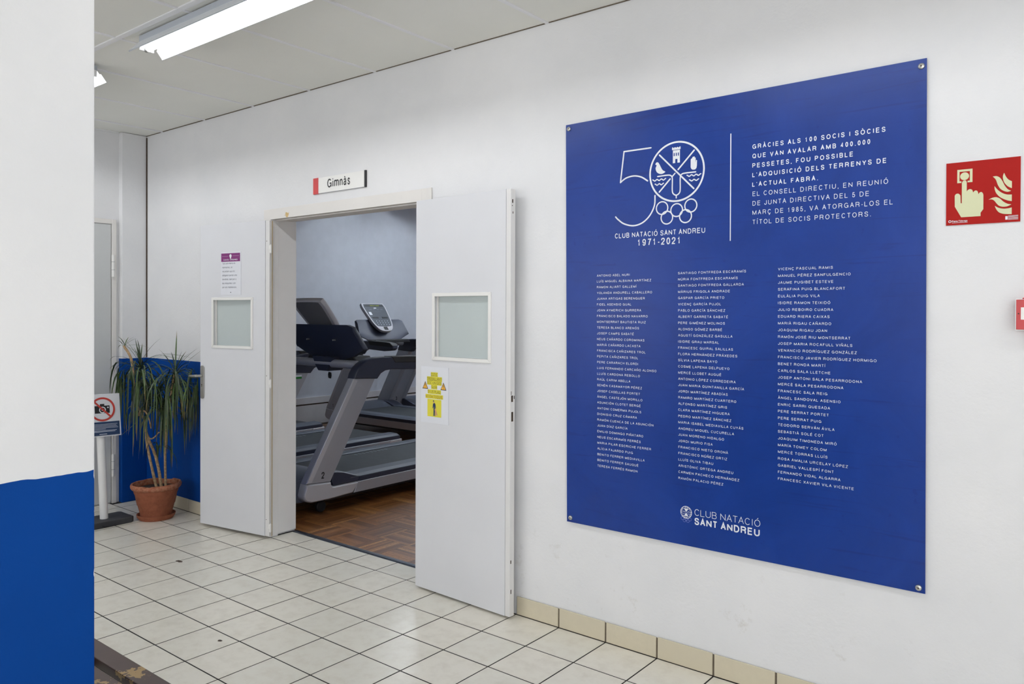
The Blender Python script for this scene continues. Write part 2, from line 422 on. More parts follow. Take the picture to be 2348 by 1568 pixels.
# letter skeletons of a plain grotesque: advance (in thousandths) and strokes in a unit box
GL = {
 'A': (667, [[(0, 0), (.5, 1), (1, 0)], [(.19, .36), (.81, .36)]]),
 'B': (667, [[(0, 0), (0, 1), (.60, 1)] + _arc(.60, .765, .33, .235, 90, -90) + [(0, .53)], [(.60, .53)] + _arc(.62, .265, .38, .265, 90, -90) + [(0, 0)]]),
 'C': (722, [_arc(.5, .5, .5, .5, 38, 322, 18)]), 'D': (722, [[(0, 0), (0, 1), (.45, 1)] + _arc(.45, .5, .55, .5, 90, -90, 12) + [(0, 0)]]),
 'E': (667, [[(1, 1), (0, 1), (0, 0), (1, 0)], [(0, .53), (.92, .53)]]), 'F': (611, [[(1, 1), (0, 1), (0, 0)], [(0, .52), (.86, .52)]]),
 'G': (778, [_arc(.5, .5, .5, .5, 40, 335, 18) + [(1, .47), (.58, .47)], [(1, .47), (1, 0)]]), 'H': (722, [[(0, 0), (0, 1)], [(1, 0), (1, 1)], [(0, .53), (1, .53)]]),
 'I': (278, [[(.5, 0), (.5, 1)]]), 'J': (500, [[(1, 1), (1, .28)] + _arc(.5, .28, .5, .28, 0, -180)]),
 'K': (667, [[(0, 0), (0, 1)], [(1, 1), (0, .36)], [(.33, .58), (1, 0)]]), 'L': (556, [[(0, 1), (0, 0), (1, 0)]]),
 'M': (833, [[(0, 0), (0, 1)], [(0, .95), (.5, .06), (1, .95)], [(1, 1), (1, 0)]]), 'N': (722, [[(0, 0), (0, 1)], [(0, .94), (1, .06)], [(1, 0), (1, 1)]]), 'O': (778, [_ell()]),
 'P': (667, [[(0, 0), (0, 1), (.6, 1)] + _arc(.62, .74, .38, .26, 90, -90) + [(0, .48)]]), 'Q': (778, [_ell(), [(.60, .24), (1.0, -.04)]]),
 'R': (722, [[(0, 0), (0, 1), (.6, 1)] + _arc(.62, .755, .35, .245, 90, -90) + [(0, .51)], _sm((.62, .51), (.86, .44), (.92, .25), (.93, .08), (1, 0))]),
 'S': (667, [_sm((.95, .74), (.84, .94), (.5, 1), (.15, .94), (.03, .75), (.17, .59), (.5, .515), (.84, .43), (1, .25), (.86, .06), (.5, 0), (.14, .06), (0, .28))]),
 'T': (611, [[(0, 1), (1, 1)], [(.5, 1), (.5, 0)]]), 'U': (722, [[(0, 1), (0, .32)] + _arc(.5, .32, .5, .32, 180, 360, 12) + [(1, 1)]]),
 'V': (667, [[(0, 1), (.5, 0), (1, 1)]]), 'W': (944, [[(0, 1), (.25, 0), (.5, 1), (.75, 0), (1, 1)]]), 'X': (667, [[(0, 1), (1, 0)], [(0, 0), (1, 1)]]),
 'Y': (667, [[(0, 1), (.5, .44), (1, 1)], [(.5, .44), (.5, 0)]]), 'Z': (611, [[(0, 1), (1, 1), (0, 0), (1, 0)]]),
 '0': (556, [_ell()]), '1': (556, [[(.10, .74), (.36, .80), (.52, 1), (.52, 0)]]),
 '2': (556, [_sm((.02, .68), (.10, .92), (.5, 1), (.90, .92), (.98, .72), (.84, .52), (.42, .30), (.10, .12), (0, 0)) + [(1, 0)]]),
 '3': (556, [_sm((.05, .75), (.17, .94), (.5, 1), (.85, .93), (.93, .76), (.82, .58), (.45, .53)), _sm((.45, .53), (.86, .47), (1, .27), (.86, .06), (.5, 0), (.12, .07), (0, .27))]),
 '4': (556, [[(.74, 0), (.74, 1), (0, .30), (1, .30)]]), '5': (556, [[(.92, 1), (.18, 1), (.07, .48)] + _sm((.07, .48), (.30, .60), (.62, .62), (.95, .48), (1, .29), (.85, .07), (.5, 0), (.15, .05), (0, .25))[1:]]),
 '6': (556, [_sm((.92, .80), (.80, .95), (.52, 1), (.15, .85), (.02, .45), (.08, .15), (.5, 0), (.88, .09), (1, .31), (.88, .53), (.5, .62), (.16, .5), (.03, .36))]), '7': (556, [[(0, 1), (1, 1)] + _sm((1, 1), (.60, .55), (.34, 0))[1:]]),
 '8': (556, [_ell(.5, .765, .42, .235), _ell(.5, .265, .5, .265)]), '9': (556, [_sm((.08, .20), (.20, .05), (.48, 0), (.85, .15), (.98, .55), (.92, .85), (.5, 1), (.12, .91), (0, .69), (.12, .47), (.5, .38), (.84, .5), (.97, .64))]),
 '.': (278, [[(.5, -.075), (.5, .085)]]), ',': (278, [[(.5, .085), (.5, -.02), (.36, -.20)]]), '’': (222, [[(.5, 1), (.5, .93), (.3, .82)]]), '-': (333, [[(0, .37), (1, .37)]]), '!': (278, [[(.5, 1), (.5, .32)], [(.5, .09), (.5, -.07)]]),
 'a': (556, [_sm((.05, .55), (.15, .69), (.45, .74), (.78, .68), (.85, .52)) + [(.85, .08), (1, 0)], _sm((.85, .44), (.45, .40), (.10, .33), (0, .18), (.12, .03), (.42, 0), (.72, .08), (.85, .26))]),
 'b': (556, [[(0, 1), (0, 0)], _ell(.5, .37, .5, .37)]), 'c': (500, [_arc(.5, .37, .5, .37, 42, 318, 14)]), 'd': (556, [[(1, 1), (1, 0)], _ell(.5, .37, .5, .37)]),
 'e': (556, [[(.03, .38), (.98, .38)] + _arc(.5, .37, .5, .37, 8, 320, 16)]), 'f': (278, [_sm((1, .98), (.6, 1), (.42, .85)) + [(.42, 0)], [(0, .73), (1, .73)]]),
 'g': (556, [_ell(.5, .37, .5, .37), [(1, .74), (1, -.05)] + _arc(.5, -.05, .5, .22, 0, -155)]), 'h': (556, [[(0, 1), (0, 0)], [(0, .4)] + _arc(.5, .48, .5, .26, 180, 0) + [(1, 0)]]),
 'i': (222, [[(.5, .74), (.5, 0)], [(.5, .90), (.5, 1.05)]]), 'l': (222, [[(.5, 1), (.5, 0)]]), 'm': (833, [[(0, .74), (0, 0)], _arc(.25, .54, .25, .20, 180, 0, 7) + [(.5, 0)], _arc(.75, .54, .25, .20, 180, 0, 7) + [(1, 0)]]),
 'n': (556, [[(0, .74), (0, 0)], _arc(.5, .48, .5, .26, 180, 0) + [(1, 0)]]), 'o': (556, [_ell(.5, .37, .5, .37)]), 'p': (556, [[(0, .74), (0, -.26)], _ell(.5, .37, .5, .37)]), 'q': (556, [[(1, .74), (1, -.26)], _ell(.5, .37, .5, .37)]),
 'r': (333, [[(0, .74), (0, 0)], _sm((0, .45), (.25, .68), (1, .73))]), 's': (500, [_sm((.93, .56), (.8, .70), (.5, .74), (.17, .69), (.06, .56), (.2, .43), (.5, .38), (.84, .31), (.98, .18), (.83, .04), (.5, 0), (.14, .05), (0, .2))]),
 't': (278, [[(.42, .95), (.42, .12)] + _sm((.42, .12), (.6, 0), (1, .01))[1:], [(0, .73), (1, .73)]]), 'u': (556, [[(0, .74), (0, .26)] + _arc(.5, .26, .5, .26, 180, 360) + [(1, .74)]]), 'v': (500, [[(0, .74), (.5, 0), (1, .74)]]), ' ': (278, [])}
ACC = {'À': 'A`', 'Á': "A'", 'È': 'E`', 'É': "E'", 'Í': "I'", 'Ò': 'O`', 'Ó': "O'", 'Ú': "U'", 'Ü': 'U:', 'Ñ': 'N~', 'Ç': 'C,', 'à': 'a`', 'é': "e'"}

class Print:
    def __init__(s): s.v = []; s.f = []; s.k = 0
    def add(s, vs, fs):
        s.k += 1
        b = len(s.v); s.v += [(v[0], v[1], s.k) for v in vs]; s.f += [tuple(b + i for i in f) for f in fs]
    def text(s, body, x, z, cap, width=None, align='L', bold=.117, track=1., sx=None):
        """lettering by strokes: cap height cap, stem weight bold (share of cap), baseline z"""
        w_ = bold; strokes = []; pen = 0.
        for ch in body:
            base, acc = (ACC[ch][0], ACC[ch][1]) if ch in ACC else (ch, None)
            adv, st = GL[base]; adv = adv / 718.; sb = .105 if adv > .45 else .5 * adv
            if base in 'AVTYLXZ': sb = .035 + w_ * .2
            if base in 'ftJr-': sb = .05
            i0, i1 = pen + sb + w_ / 2, pen + adv - sb - w_ / 2
            if adv <= .45 and base not in 'ftr-': i0 = i1 = pen + adv / 2
            if base in 'I.,’!il': i0, i1 = pen + adv / 2 - .08, pen + adv / 2 + .08
            low = base in 'aceimnorsuvgpqt'
            top = .74 if base in 'aceimnorsuvgpq' else 1.
            def mp(p): return (i0 + (i1 - i0) * p[0], w_ / 2 + (1 - w_) * p[1])
            for q in st: strokes.append([mp(p) for p in q])
            cx = (i0 + i1) / 2; ty = top + .09
            if acc == '`': strokes.append([(cx - .13, ty + .15), (cx + .03, ty + .02)])
            if acc == "'": strokes.append([(cx + .13, ty + .15), (cx - .03, ty + .02)])
            if acc == ':': strokes += [[(cx - .13, ty + .03), (cx - .13, ty + .13)], [(cx + .13, ty + .03), (cx + .13, ty + .13)]]
            if acc == '~': strokes.append([(cx - .19, ty + .04), (cx - .08, ty + .11), (cx + .08, ty + .05), (cx + .19, ty + .12)])
            if acc == ',': strokes.append([(cx + .03, 0), (cx + .08, -.10), (cx - .02, -.17), (cx - .12, -.15)])
            pen += adv + (track - 1) * .9
        x0 = min(p[0] for q in strokes for p in q) - w_ / 2; x1 = max(p[0] for q in strokes for p in q) + w_ / 2
        k = 1.
        if width: k = width / ((x1 - x0) * cap)
        if sx: k = sx
        W_ = (x1 - x0) * cap * k
        ox = {'L': x, 'C': x - W_ / 2, 'R': x - W_}[align]
        for q in strokes:
            n0 = len(s.v); s.stroke(q, w_, caps=False)
            for i in range(n0, len(s.v)):
                a, b, kk = s.v[i]; s.v[i] = (ox + (a - x0) * cap * k, z + b * cap, kk)
        return k
    def poly(s, pts):
        tri = tessellate_polygon([[Vector((p[0], p[1], 0)) for p in pts]])
        s.add(list(pts), [tuple(t) for t in tri])
    def rect(s, x0, x1, z0, z1): s.add([(x0, z0), (x1, z0), (x1, z1), (x0, z1)], [(0, 1, 2, 3)])
    def disc(s, x, z, r, n=14, rz=None):
        rz = rz or r
        s.add([(x + r * math.cos(2 * math.pi * i / n), z + rz * math.sin(2 * math.pi * i / n)) for i in range(n)], [tuple(range(n))])
    def stroke(s, pts, w_, closed=False, caps=True):
        """one ribbon with mitred joints and rounded ends"""
        P = [Vector(p) for p in pts]; P = [p for i, p in enumerate(P) if i == 0 or (p - P[i - 1]).length > 1e-7]
        n = len(P); vs = []; h = w_ / 2
        for i, p in enumerate(P):
            d0 = (p - P[i - 1]).normalized() if i else (P[1] - p).normalized()
            d1 = (P[i + 1] - p).normalized() if i < n - 1 else d0
            n0, n1 = Vector((-d0.y, d0.x)), Vector((-d1.y, d1.x)); nn = n0 + n1
            nn = nn / max(nn.length_squared, .5) * 2 * h
            vs += [p + nn, p - nn]
        fs = [(2 * i, 2 * i + 1, 2 * i + 3, 2 * i + 2) for i in range(n - 1)]
        if caps:
            for end in (0, n - 1):
                d = (P[0] - P[1]).normalized() if end == 0 else (P[-1] - P[-2]).normalized()
                q = Vector((-d.y, d.x)); b = len(vs)
                arc = [P[end] + q * h * math.cos(math.pi * k / 6) + d * h * math.sin(math.pi * k / 6) for k in range(7)]
                vs += arc; fs.append(tuple(range(b, b + 7)))
        s.add([(v.x, v.y) for v in vs], fs)
    def ring(s, x, z, r, w_, n=48, rz=None):
        rz = rz or r
        P = [((x + (r + k) * math.cos(2 * math.pi * i / n)), (z + (rz + k) * math.sin(2 * math.pi * i / n))) for k in (-w_ / 2, w_ / 2) for i in range(n)]
        s.add(P, [(i, (i + 1) % n, n + (i + 1) % n, n + i) for i in range(n)])
    def build(s, name, mt, parent, xf, nrm=(0, -1, 0)):
        N = Vector(nrm) * 1.5e-5
        me = bpy.data.meshes.new(name); me.from_pydata([tuple(Vector(xf(a, b)) + N * (k % 12)) for a, b, k in s.v], [], s.f); me.materials.append(M[mt])
        return link(name, me, parent)

# ------------------------------------------------------------------ the setting
WY, GY, H = 2.911, 3.100, 2.779
XE, XP = -5.970, -5.915
OX0, OX1, OZ = -4.300, -2.915, 2.045

def struct(o, label, cat): return tag(o, label, cat, kind='structure')

m_ = MB()
m_.box(-8.5, OX0, WY, GY, 0, 3.05).box(OX1, 3.2, WY, GY, 0, 3.05).box(OX0, OX1, WY, GY, OZ, 3.05)
wr = m_.build('wall_right', M['wall_dado'])
struct(wr, 'long white hall wall with the blue board and the gym doorway, blue paint low at its far end', 'wall')
m_ = MB().box(-6.2, XE, -2.6, WY, 0, H)
we = m_.build('wall_far', M['wall']); struct(we, 'short white end wall of the hall holding the grey door', 'wall')
pil = MB().box(XE, XP, 2.725, WY - .0005, 0, H).build('wall_pilaster', M['wall_dado'], None, .002)
struct(pil, 'narrow corner pilaster, white above and blue below, behind the potted plant', 'pilaster')
wl = MB().box(-2.40, -1.86, -2.6, .795, 0, H).build('wall_left', M['wall_left'], None, .004)
struct(wl, 'white wall end close to the camera with a blue lower half and chipped corner', 'wall')
WINX = ((-5.80, -4.40), (-4.15, -2.70), (-1.30, .05), (.25, 1.60), (1.80, 2.95)); WZ0, WZ1 = .80, 2.50
m_ = MB().box(-6.2, 3.2, -2.75, -2.6, 0, WZ0).box(-6.2, 3.2, -2.75, -2.6, WZ1, H)
_xs = [-6.2] + [q for p in WINX for q in p] + [3.2]
for a_, b_ in zip(_xs[::2], _xs[1::2]): m_.box(a_, b_, -2.75, -2.6, WZ0, WZ1)
wn = m_.build('wall_near', M['wall']); struct(wn, 'plain white hall wall opposite the gym doorway', 'wall')
for i_, (a_, b_) in enumerate(WINX):      # tall unseen windows added behind the camera as frontal daylight fill
    wi = empty('window_%d' % (i_ + 1), ((a_ + b_) / 2, -2.68, WZ0), label='white framed glazing added out of view behind the camera for fill daylight', cat='window', group='added hall windows', kind='structure')
    h_ = (b_ - a_) / 2; hz_ = WZ1 - WZ0
    MB().box(-h_, h_, -.03, .03, 0, .05).box(-h_, h_, -.03, .03, hz_ - .05, hz_).box(-h_, -h_ + .05, -.03, .03, .05, hz_ - .05).box(h_ - .05, h_, -.03, .03, .05, hz_ - .05).box(-.025, .025, -.03, .03, .05, hz_ - .05).build('window_frame', M['bead'], wi)
    for q in (-1, 1): box('pane', *((-h_ + .05, -.025) if q < 0 else (.025, h_ - .05)), -.003, .003, .05, hz_ - .05, 'clear', wi)
    ld = bpy.data.lights.new('window_portal', 'AREA'); ld.shape = 'RECTANGLE'; ld.size = b_ - a_; ld.size_y = WZ1 - WZ0; ld.cycles.is_portal = True
    lo = link('window_portal', ld, None, ((a_ + b_) / 2, -2.74, (WZ0 + WZ1) / 2), (R(90), 0, 0))
wn_ = empty('window_6', (3.125, -1.0, .9), label='white framed glazing added out of view in the hall end wall for daylight', cat='window', group='added hall windows', kind='structure')  # unseen glazing added to brighten the foreground wall end from the right
MB().box(-.03, .03, -1.2, 1.2, 0, .05).box(-.03, .03, -1.2, 1.2, 1.4, 1.45).box(-.03, .03, -1.2, -1.15, .05, 1.4).box(-.03, .03, 1.15, 1.2, .05, 1.4).box(-.03, .03, -.025, .025, .05, 1.4).build('window_frame', M['bead'], wn_)
for q in (-1, 1): box('pane', -.003, .003, *((-1.15, -.025) if q < 0 else (.025, 1.15)), .05, 1.4, 'clear', wn_)
ld = bpy.data.lights.new('window_portal', 'AREA'); ld.shape = 'RECTANGLE'; ld.size = 1.45; ld.size_y = 2.4; ld.cycles.is_portal = True
link('window_portal', ld, None, (3.19, -1.0, 1.625), (0, R(90), 0))
wq = MB().box(3.05, 3.2, -2.6, -2.2, 0, H).box(3.05, 3.2, .2, WY, 0, H).box(3.05, 3.2, -2.2, .2, 0, .9).box(3.05, 3.2, -2.2, .2, 2.35, H).build('wall_end', M['wall']); struct(wq, 'plain white wall closing the hall beyond the fire sign', 'wall')
# dark open joint in the far corner
box('corner_joint', XP - .004, XP + .010, WY - .006, WY - .0002, 1.086, H - .012, 'hole', pil)

# floor of the hall
fl = MB().box(-6.2, 3.2, -2.75, 3.075, -.12, -.0008).build('floor', M['grout'])
struct(fl, 'cream square tiled hall floor with dark grout lines', 'floor')
TS, TX, TY, J = .25, -2.0362, 2.9035, .0068
def tile_mesh(w_, d_):
    return MB().box(-w_ / 2, w_ / 2, -d_ / 2, d_ / 2, -.008, 0).build
tile_full = MB().box(-(TS - J) / 2, (TS - J) / 2, -(TS - J) / 2, (TS - J) / 2, -.008, 0).mesh('tile', M['tile'])
rest = MB()
def seen(x, y):
    fw = -x * sy + y * cyw; rx = x * cyw + y * sy
    return fw > 2.90 and rx / fw > -.56 and y > .2
n_t = 0
for i in range(-16, 21):
    for j in range(-1, 22):
        x0, x1 = TX + i * TS, TX + (i + 1) * TS
        y0, y1 = TY - (j + 1) * TS, TY - j * TS
        if j == -1:
            y1 = 3.072
            if x1 <= OX0 + .02 or x0 >= OX1 - .02: continue
            x0, x1 = max(x0, OX0 + .016), min(x1, OX1 - .016)
        x0 = max(x0, XE + .002); x1 = min(x1, 3.05); y0 = max(y0, -2.6)
        if x1 - x0 < .03 or y1 - y0 < .03: continue
        if x0 < XP and y1 > 2.72: x0 = XP + .003
        cx, cy_ = (x0 + x1) / 2, (y0 + y1) / 2
        if any(seen(a, b) for a in (x0, x1) for b in (y0, y1)) and n_t < 299:
            n_t += 1
            full = abs(x1 - x0 - TS) < 1e-4 and abs(y1 - y0 - TS) < 1e-4
            me = tile_full if full else MB().box(-(x1 - x0 - J) / 2, (x1 - x0 - J) / 2, -(y1 - y0 - J) / 2, (y1 - y0 - J) / 2, -.008, 0).mesh('tile', M['tile'])
            o = link('tile', me, fl, (cx, cy_, random.uniform(-.0004, .0004)))
            o.rotation_euler = (random.uniform(-.0012, .0012), random.uniform(-.0012, .0012), 0)
        else:
            rest.box(x0 + J / 2, x1 - J / 2, y0 + J / 2, y1 - J / 2, -.008, 0)
tag(rest.build('tiles_beyond_view', M['tile'], fl), kind='stuff')
# two dark spots on the tiles
for cx, cy_, rx, ry, name in ((-4.275, 2.293, .028, .012, 'floor_stain'), (-3.107, 1.852, .012, .009, 'floor_stain')):
    pr = Print(); pts = []
    for k in range(12):
        a = 2 * math.pi * k / 12; q = random.uniform(.75, 1.15); pts.append((cx + rx * q * math.cos(a), cy_ + ry * q * math.sin(a)))
    pr.poly(pts); pr.build(name, 'hole', fl, lambda a, b: (a, b, .0012), (0, 0, 1))

# skirting tiles
def skirting(name, x0, x1, label):
    par = box(name, x0, x1, WY - .004, WY - .0003, 0, .085, 'joint'); struct(par, label, 'skirting')
    i0 = math.floor((x0 - TX) / TS)
    for i in range(i0, i0 + 40):
        a, b = max(TX + i * TS, x0), min(TX + (i + 1) * TS, x1)
        if b - a < .02: continue
        MB().box(a + .0042, b - .0042, TY - random.uniform(.0006, .0014), WY - .003, .003, .0895 + random.uniform(-.0012, .0012)).build('skirting_tile', M['baseb'], par, .0012)
skirting('baseboard_right', -2.283, 3.05, 'row of cream skirting tiles under the blue board')
skirting('baseboard_far', XP + .001, -4.36, 'short row of cream skirting tiles behind the potted plant')

# ceiling of the hall
ce = MB().box(-6.2, 3.2, -2.75, WY, H + .03, H + .1).build('ceiling', M['shell']); struct(ce, 'suspended grey-white hall ceiling of rectangular panels', 'ceiling')
CX0, CS = -5.673, .5925
ylines = [2.911, 1.772, .60, -.57, -1.74, -2.6]
for i in range(-1, 15):
    for r in range(5):
        x0, x1 = CX0 + i * CS, CX0 + (i + 1) * CS
        x0 = max(x0, XE); x1 = min(x1, 3.05)
        y1, y0 = ylines[r], ylines[r + 1]
        if x1 - x0 < .05: continue
        MB().box(x0 + .006, x1 - .006, y0 + .006, y1 - .004, H + .003 + random.uniform(-.001, .001), H + .02).build('ceiling_panel', M['ceil'], ce)
for i in range(0, 15):
    x = CX0 + i * CS
    box('ceiling_rail', x - .010, x + .010, -2.6, WY, H - .0015, H + .012, 'tbar', ce)
for y in ylines[1:-1]:
    box('ceiling_rail', XE, 3.05, y - .014, y + .014, H - .003, H + .012, 'tbar', ce)
box('ceiling_joint', XP, 3.05, WY - .006, WY - .0005, H - .001, H + .004, 'joint', ce)
box('ceiling_rail', XE + .0005, XE + .012, -2.6, 2.72, H - .003, H + .004, 'tbar', ce)

# gym room
GX, GYB, GH = -8.20, 9.2, 3.02
g = MB().box(-8.4, GX, GY, GYB, 0, GH).build('wall_gym_left', M['gymwall']); struct(g, 'pale blue-grey gym wall seen through the doorway', 'wall')
g2 = MB().box(-8.4, .4, GYB, GYB + .15, 0, GH).build('wall_gym_back', M['gymwall']); struct(g2, 'back wall of the gym', 'wall')
g3 = MB().box(.25, .4, GY, GYB, 0, GH).build('wall_gym_right', M['gymwall']); struct(g3, 'right wall of the gym', 'wall')
g4 = MB().box(-8.4, .4, GY, GYB + .15, GH, GH + .1).build('ceiling_gym', M['shell']); struct(g4, 'plain gym ceiling', 'ceiling')
tr = MB().box(GX, GX + .018, GY, GYB, .262, .345).build('trim_1', M['gymwall_low'], None, .004)
struct(tr, 'low rail with a dark lower edge along the gym wall', 'rail')
box('dark_strip', GX, GX + .012, GY, GYB, .246, .262, 'hole', tr)  # thin dark strip along the lower edge of the rail
gp = MB().box(GX, GX + .010, GY, GYB, .0, .246).build('baseboard_gym', M['gymwall_low']); struct(gp, 'pale panel at the foot of the gym wall', 'skirting')

fg = MB().box(-8.4, .4, 3.075, GYB + .15, -.12, -.002).build('floor_gym', M['hole']); struct(fg, 'brown basket-weave parquet floor of the gym', 'floor')
BS, NS = .24, 11
def block(mb, x0, y0, vert, x1=None, y1=None):
    x1 = x1 or x0 + BS; y1 = y1 or y0 + BS; n_ = NS
    for k in range(n_):
        mb.cur = random.random(); h_ = random.uniform(-.0004, .0002)
        if vert: a = x0 + (x1 - x0) * k / n_; b = x0 + (x1 - x0) * (k + 1) / n_; mb.box(a + .0003, b - .0003, y0 + .0005, y1 - .0005, -.006, h_)
        else: a = y0 + (y1 - y0) * k / n_; b = y0 + (y1 - y0) * (k + 1) / n_; mb.box(x0 + .0005, x1 - .0005, a + .0003, b - .0003, -.006, h_)
bm_v = MB(); block(bm_v, -BS / 2, -BS / 2, True); bm_v = bm_v.mesh('parquet_block', M['parquet'], 'strip')
bm_h = MB(); block(bm_h, -BS / 2, -BS / 2, False); bm_h = bm_h.mesh('parquet_block', M['parquet'], 'strip')
far = MB()
PX, PY = -4.209, 3.103
for i in range(-17, 19):
    for j in range(0, 26):
        x0, y0 = PX + i * BS, PY + j * BS
        if x0 < GX - .01 or x0 + BS > .25: continue
        v = (i + j) % 2 == 0
        if -2 <= i <= 5 and j <= 9: link('parquet_block', bm_v if v else bm_h, fg, (x0 + BS / 2, y0 + BS / 2, 0))
        else: block(far, x0, y0, v)
tag(far.build('parquet_beyond', M['parquet'], fg, attr='strip'), kind='stuff')
th = MB().prism([(3.070, -.001), (3.072, .003), (3.078, .0055), (3.100, .0055), (3.108, .003), (3.110, -.001)], OX0 + .016, OX1 - .016, lambda p: (p[2], p[0], p[1])).build('trim_2', M['alu'])
struct(th, 'worn dark metal threshold strip between tiles and parquet', 'threshold')

# door frame of the gym doorway
df = empty('trim_3', (0, 0, 0), label='white painted door frame of the gym doorway with a chipped lintel', cat='door frame', kind='structure')
box('casing', -4.356, -4.285, WY - .009, WY - .0002, 0, 2.092, 'frame', df, .0015)
box('casing', -2.927, -2.856, WY - .009, WY - .0002, 0, 2.092, 'frame', df, .0015)
box('casing', -4.285, -2.927, WY - .009, WY - .0002, 2.026, 2.092, 'frame', df, .0015)
box('jamb', OX0 - .0, -4.283, WY - .006, 2.960, 0, 2.03, 'jambpaint', df, .001)
box('jamb', OX0 + .0, -4.286, 2.962, GY - .001, .012, 2.03, 'jambpaint', df, .001)
box('jamb', -2.929, OX1, WY - .006, GY - .001, 0, 2.03, 'jambpaint', df, .001)
box('lintel', OX0, OX1, WY - .006, 2.935, 2.026, OZ, 'frame', df, .001)
box('lintel', OX0, OX1, 2.938, 2.975, 2.020, OZ, 'frame', df, .001)
box('lintel', OX0, OX1, 2.977, GY - .001, 2.031, OZ, 'frame', df, .001)
pr = Print(); pr.poly([(-4.118, 2.029), (-4.126, 2.045), (-4.123, 2.060), (-4.105, 2.058), (-4.098, 2.052), (-4.088, 2.060), (-4.092, 2.042), (-4.100, 2.028)])
pr.poly([(-4.135, 2.040), (-4.131, 2.047), (-4.129, 2.041)])
pr.build('bare_patch', 'bare', df, lambda a, b: (a, WY - .0098, b))

# doors
def door_leaf(root, u0, u1, z0, z1, hole, t_=.034, lip=None):
    a, b, c, d = hole
    mb = MB().box(u0, a, 0, t_, z0, z1).box(b, u1, 0, t_, z0, z1).box(a, b, 0, t_, z0, c).box(a, b, 0, t_, d, z1)
    mb.build('leaf', M['door'], root)
    # glazing bead: four mitred pieces, proud of the leaf
    w_ = .018
    for poly in ([(a - w_, c - w_), (b + w_, c - w_), (b, c), (a, c)], [(a - w_, d + w_), (a, d), (b, d), (b + w_, d + w_)],
                 [(a - w_, c - w_), (a, c), (a, d), (a - w_, d + w_)], [(b, c), (b + w_, c - w_), (b + w_, d + w_), (b, d)]):
        MB().prism(poly, -.007, .010, lambda p: (p[0], p[2], p[1]), .003).build('glazing_bead', M['bead'], root)
    for xx in ((a - .001, a + .007), (b - .007, b + .001)):
        box('rebate_strip', xx[0], xx[1], .012, .020, c, d, 'frame', root)
    box('pane', a, b, .021, .025, c, d, 'glass', root)
k99 = .99
d1 = empty('door_1', (-4.870, 2.768, 0), math.atan2(.098, .636), label='white door leaf folded back beside the potted plant, with a purple-topped notice', cat='door', kind='structure')
door_leaf(d1, -.012, .598, .019, 2.016, (.122, .474, 1.217, 1.514))
MB().box(.600, .636, .002, .033, .019, 2.014).build('edge_lip', M['doorlip'], d1, .003)
for z in (1.835, .985, .075):
    MB().tube([(.643, .006, z - .024), (.643, .006, z + .024)], .0068, 10).tube([(.643, .006, z - .030), (.643, .006, z + .030)], .003, 8).build('hinge', M['bead'], d1, smooth=True)
    box('hinge_leaf', .632, .643, -.0005, .004, z - .004, z + .022, 'bead', d1)
    MB().tube([(.612, .0015, z + .05), (.612, -.0005, z + .05)], .0022, 8).build('screw', M['hole'], d1)
box('edge_gap', .6365, .6395, .020, .026, .019, 2.014, 'tan', d1)
# handle set on the free edge
hs = MB()
n_ = 12; pts = [(.012 + .016 * math.cos(math.pi * k / n_), 1.062 + .016 * math.sin(math.pi * k / n_)) for k in range(n_ + 1)] + [(.012 + .016 * math.cos(math.pi + math.pi * k / n_), .872 + .016 * math.sin(math.pi + math.pi * k / n_)) for k in range(n_ + 1)]
pl_ = MB().prism(pts, -.009, -.0002, lambda p: (p[0], p[2], p[1]), .003).build('handle_plate', M['satin'], d1, smooth=True); tag(pl_, label='satin steel handle plate')
MB().tube([(.010, -.008, 1.008), (.010, -.042, 1.010), (.004, -.050, 1.010), (-.010, -.052, 1.009), (-.050, -.052, 1.008), (-.062, -.050, 1.006)], [.009, .009, .010, .009, .0075, .006], 12).build('handle', M['satin'], d1, smooth=True)
MB().tube([(.012, -.0085, .950), (.012, -.0098, .950)], .0042, 10).box(.0105, .0135, -.0098, -.0085, .935, .950).build('keyhole', M['hole'], d1)

d2 = empty('door_2', (-2.902, 2.854, 0), math.atan2(-.025, .637), label='white door leaf folded back beside the blue board, with a yellow dog notice', cat='door', kind='structure')
door_leaf(d2, -.016, .606, .012, 2.021, (.128, .498, 1.216, 1.521))
MB().box(.607, .636, .001, .034, .012, 2.021).build('edge_lip', M['doorlip'], d2, .003)
for za, zb, x0, x1 in ((1.022, 1.052, .008, .020), (.930, .975, .009, .022), (1.055, 1.072, .006, .009), (1.035, 1.050, .027, .031), (1.955, 1.972, .010, .017), (1.905, 1.915, .014, .018), (.262, .278, .006, .012), (.120, .140, .008, .013), (1.940, 1.944, .008, .013)):
    box('lock_recess', .6355, .6366, x0, x1, za, zb, 'hole', d2)
for z in (1.80, 1.0, .25):
    MB().tube([(-.022, .030, z - .04), (-.022, .030, z + .04)], .0075, 10).build('hinge', M['bead'], d2, smooth=True)

d3 = empty('door_3', (XE, 0, 0), label='light grey door with long hinges beyond the foreground wall end', cat='door', kind='structure')
box('leaf', .001, .012, 1.86, 2.662, .008, 2.085, 'greydoor', d3, .002)
box('frame_post', .001, .018, 2.668, 2.700, 0, 2.125, 'frame', d3, .002)
box('frame_head', .001, .016, 1.80, 2.668, 2.090, 2.125, 'frame', d3, .002)
for z in (1.777, .285):
    MB().tube([(.024, 2.672, z - .082), (.024, 2.672, z + .082)], .011, 12).build('hinge', M['bead'], d3, smooth=True)
    for q in (-.03, .03): MB().tube([(.024, 2.672, z + q - .001), (.024, 2.672, z + q + .001)], .0116, 12).build('hinge_joint', M['greyp'], d3)

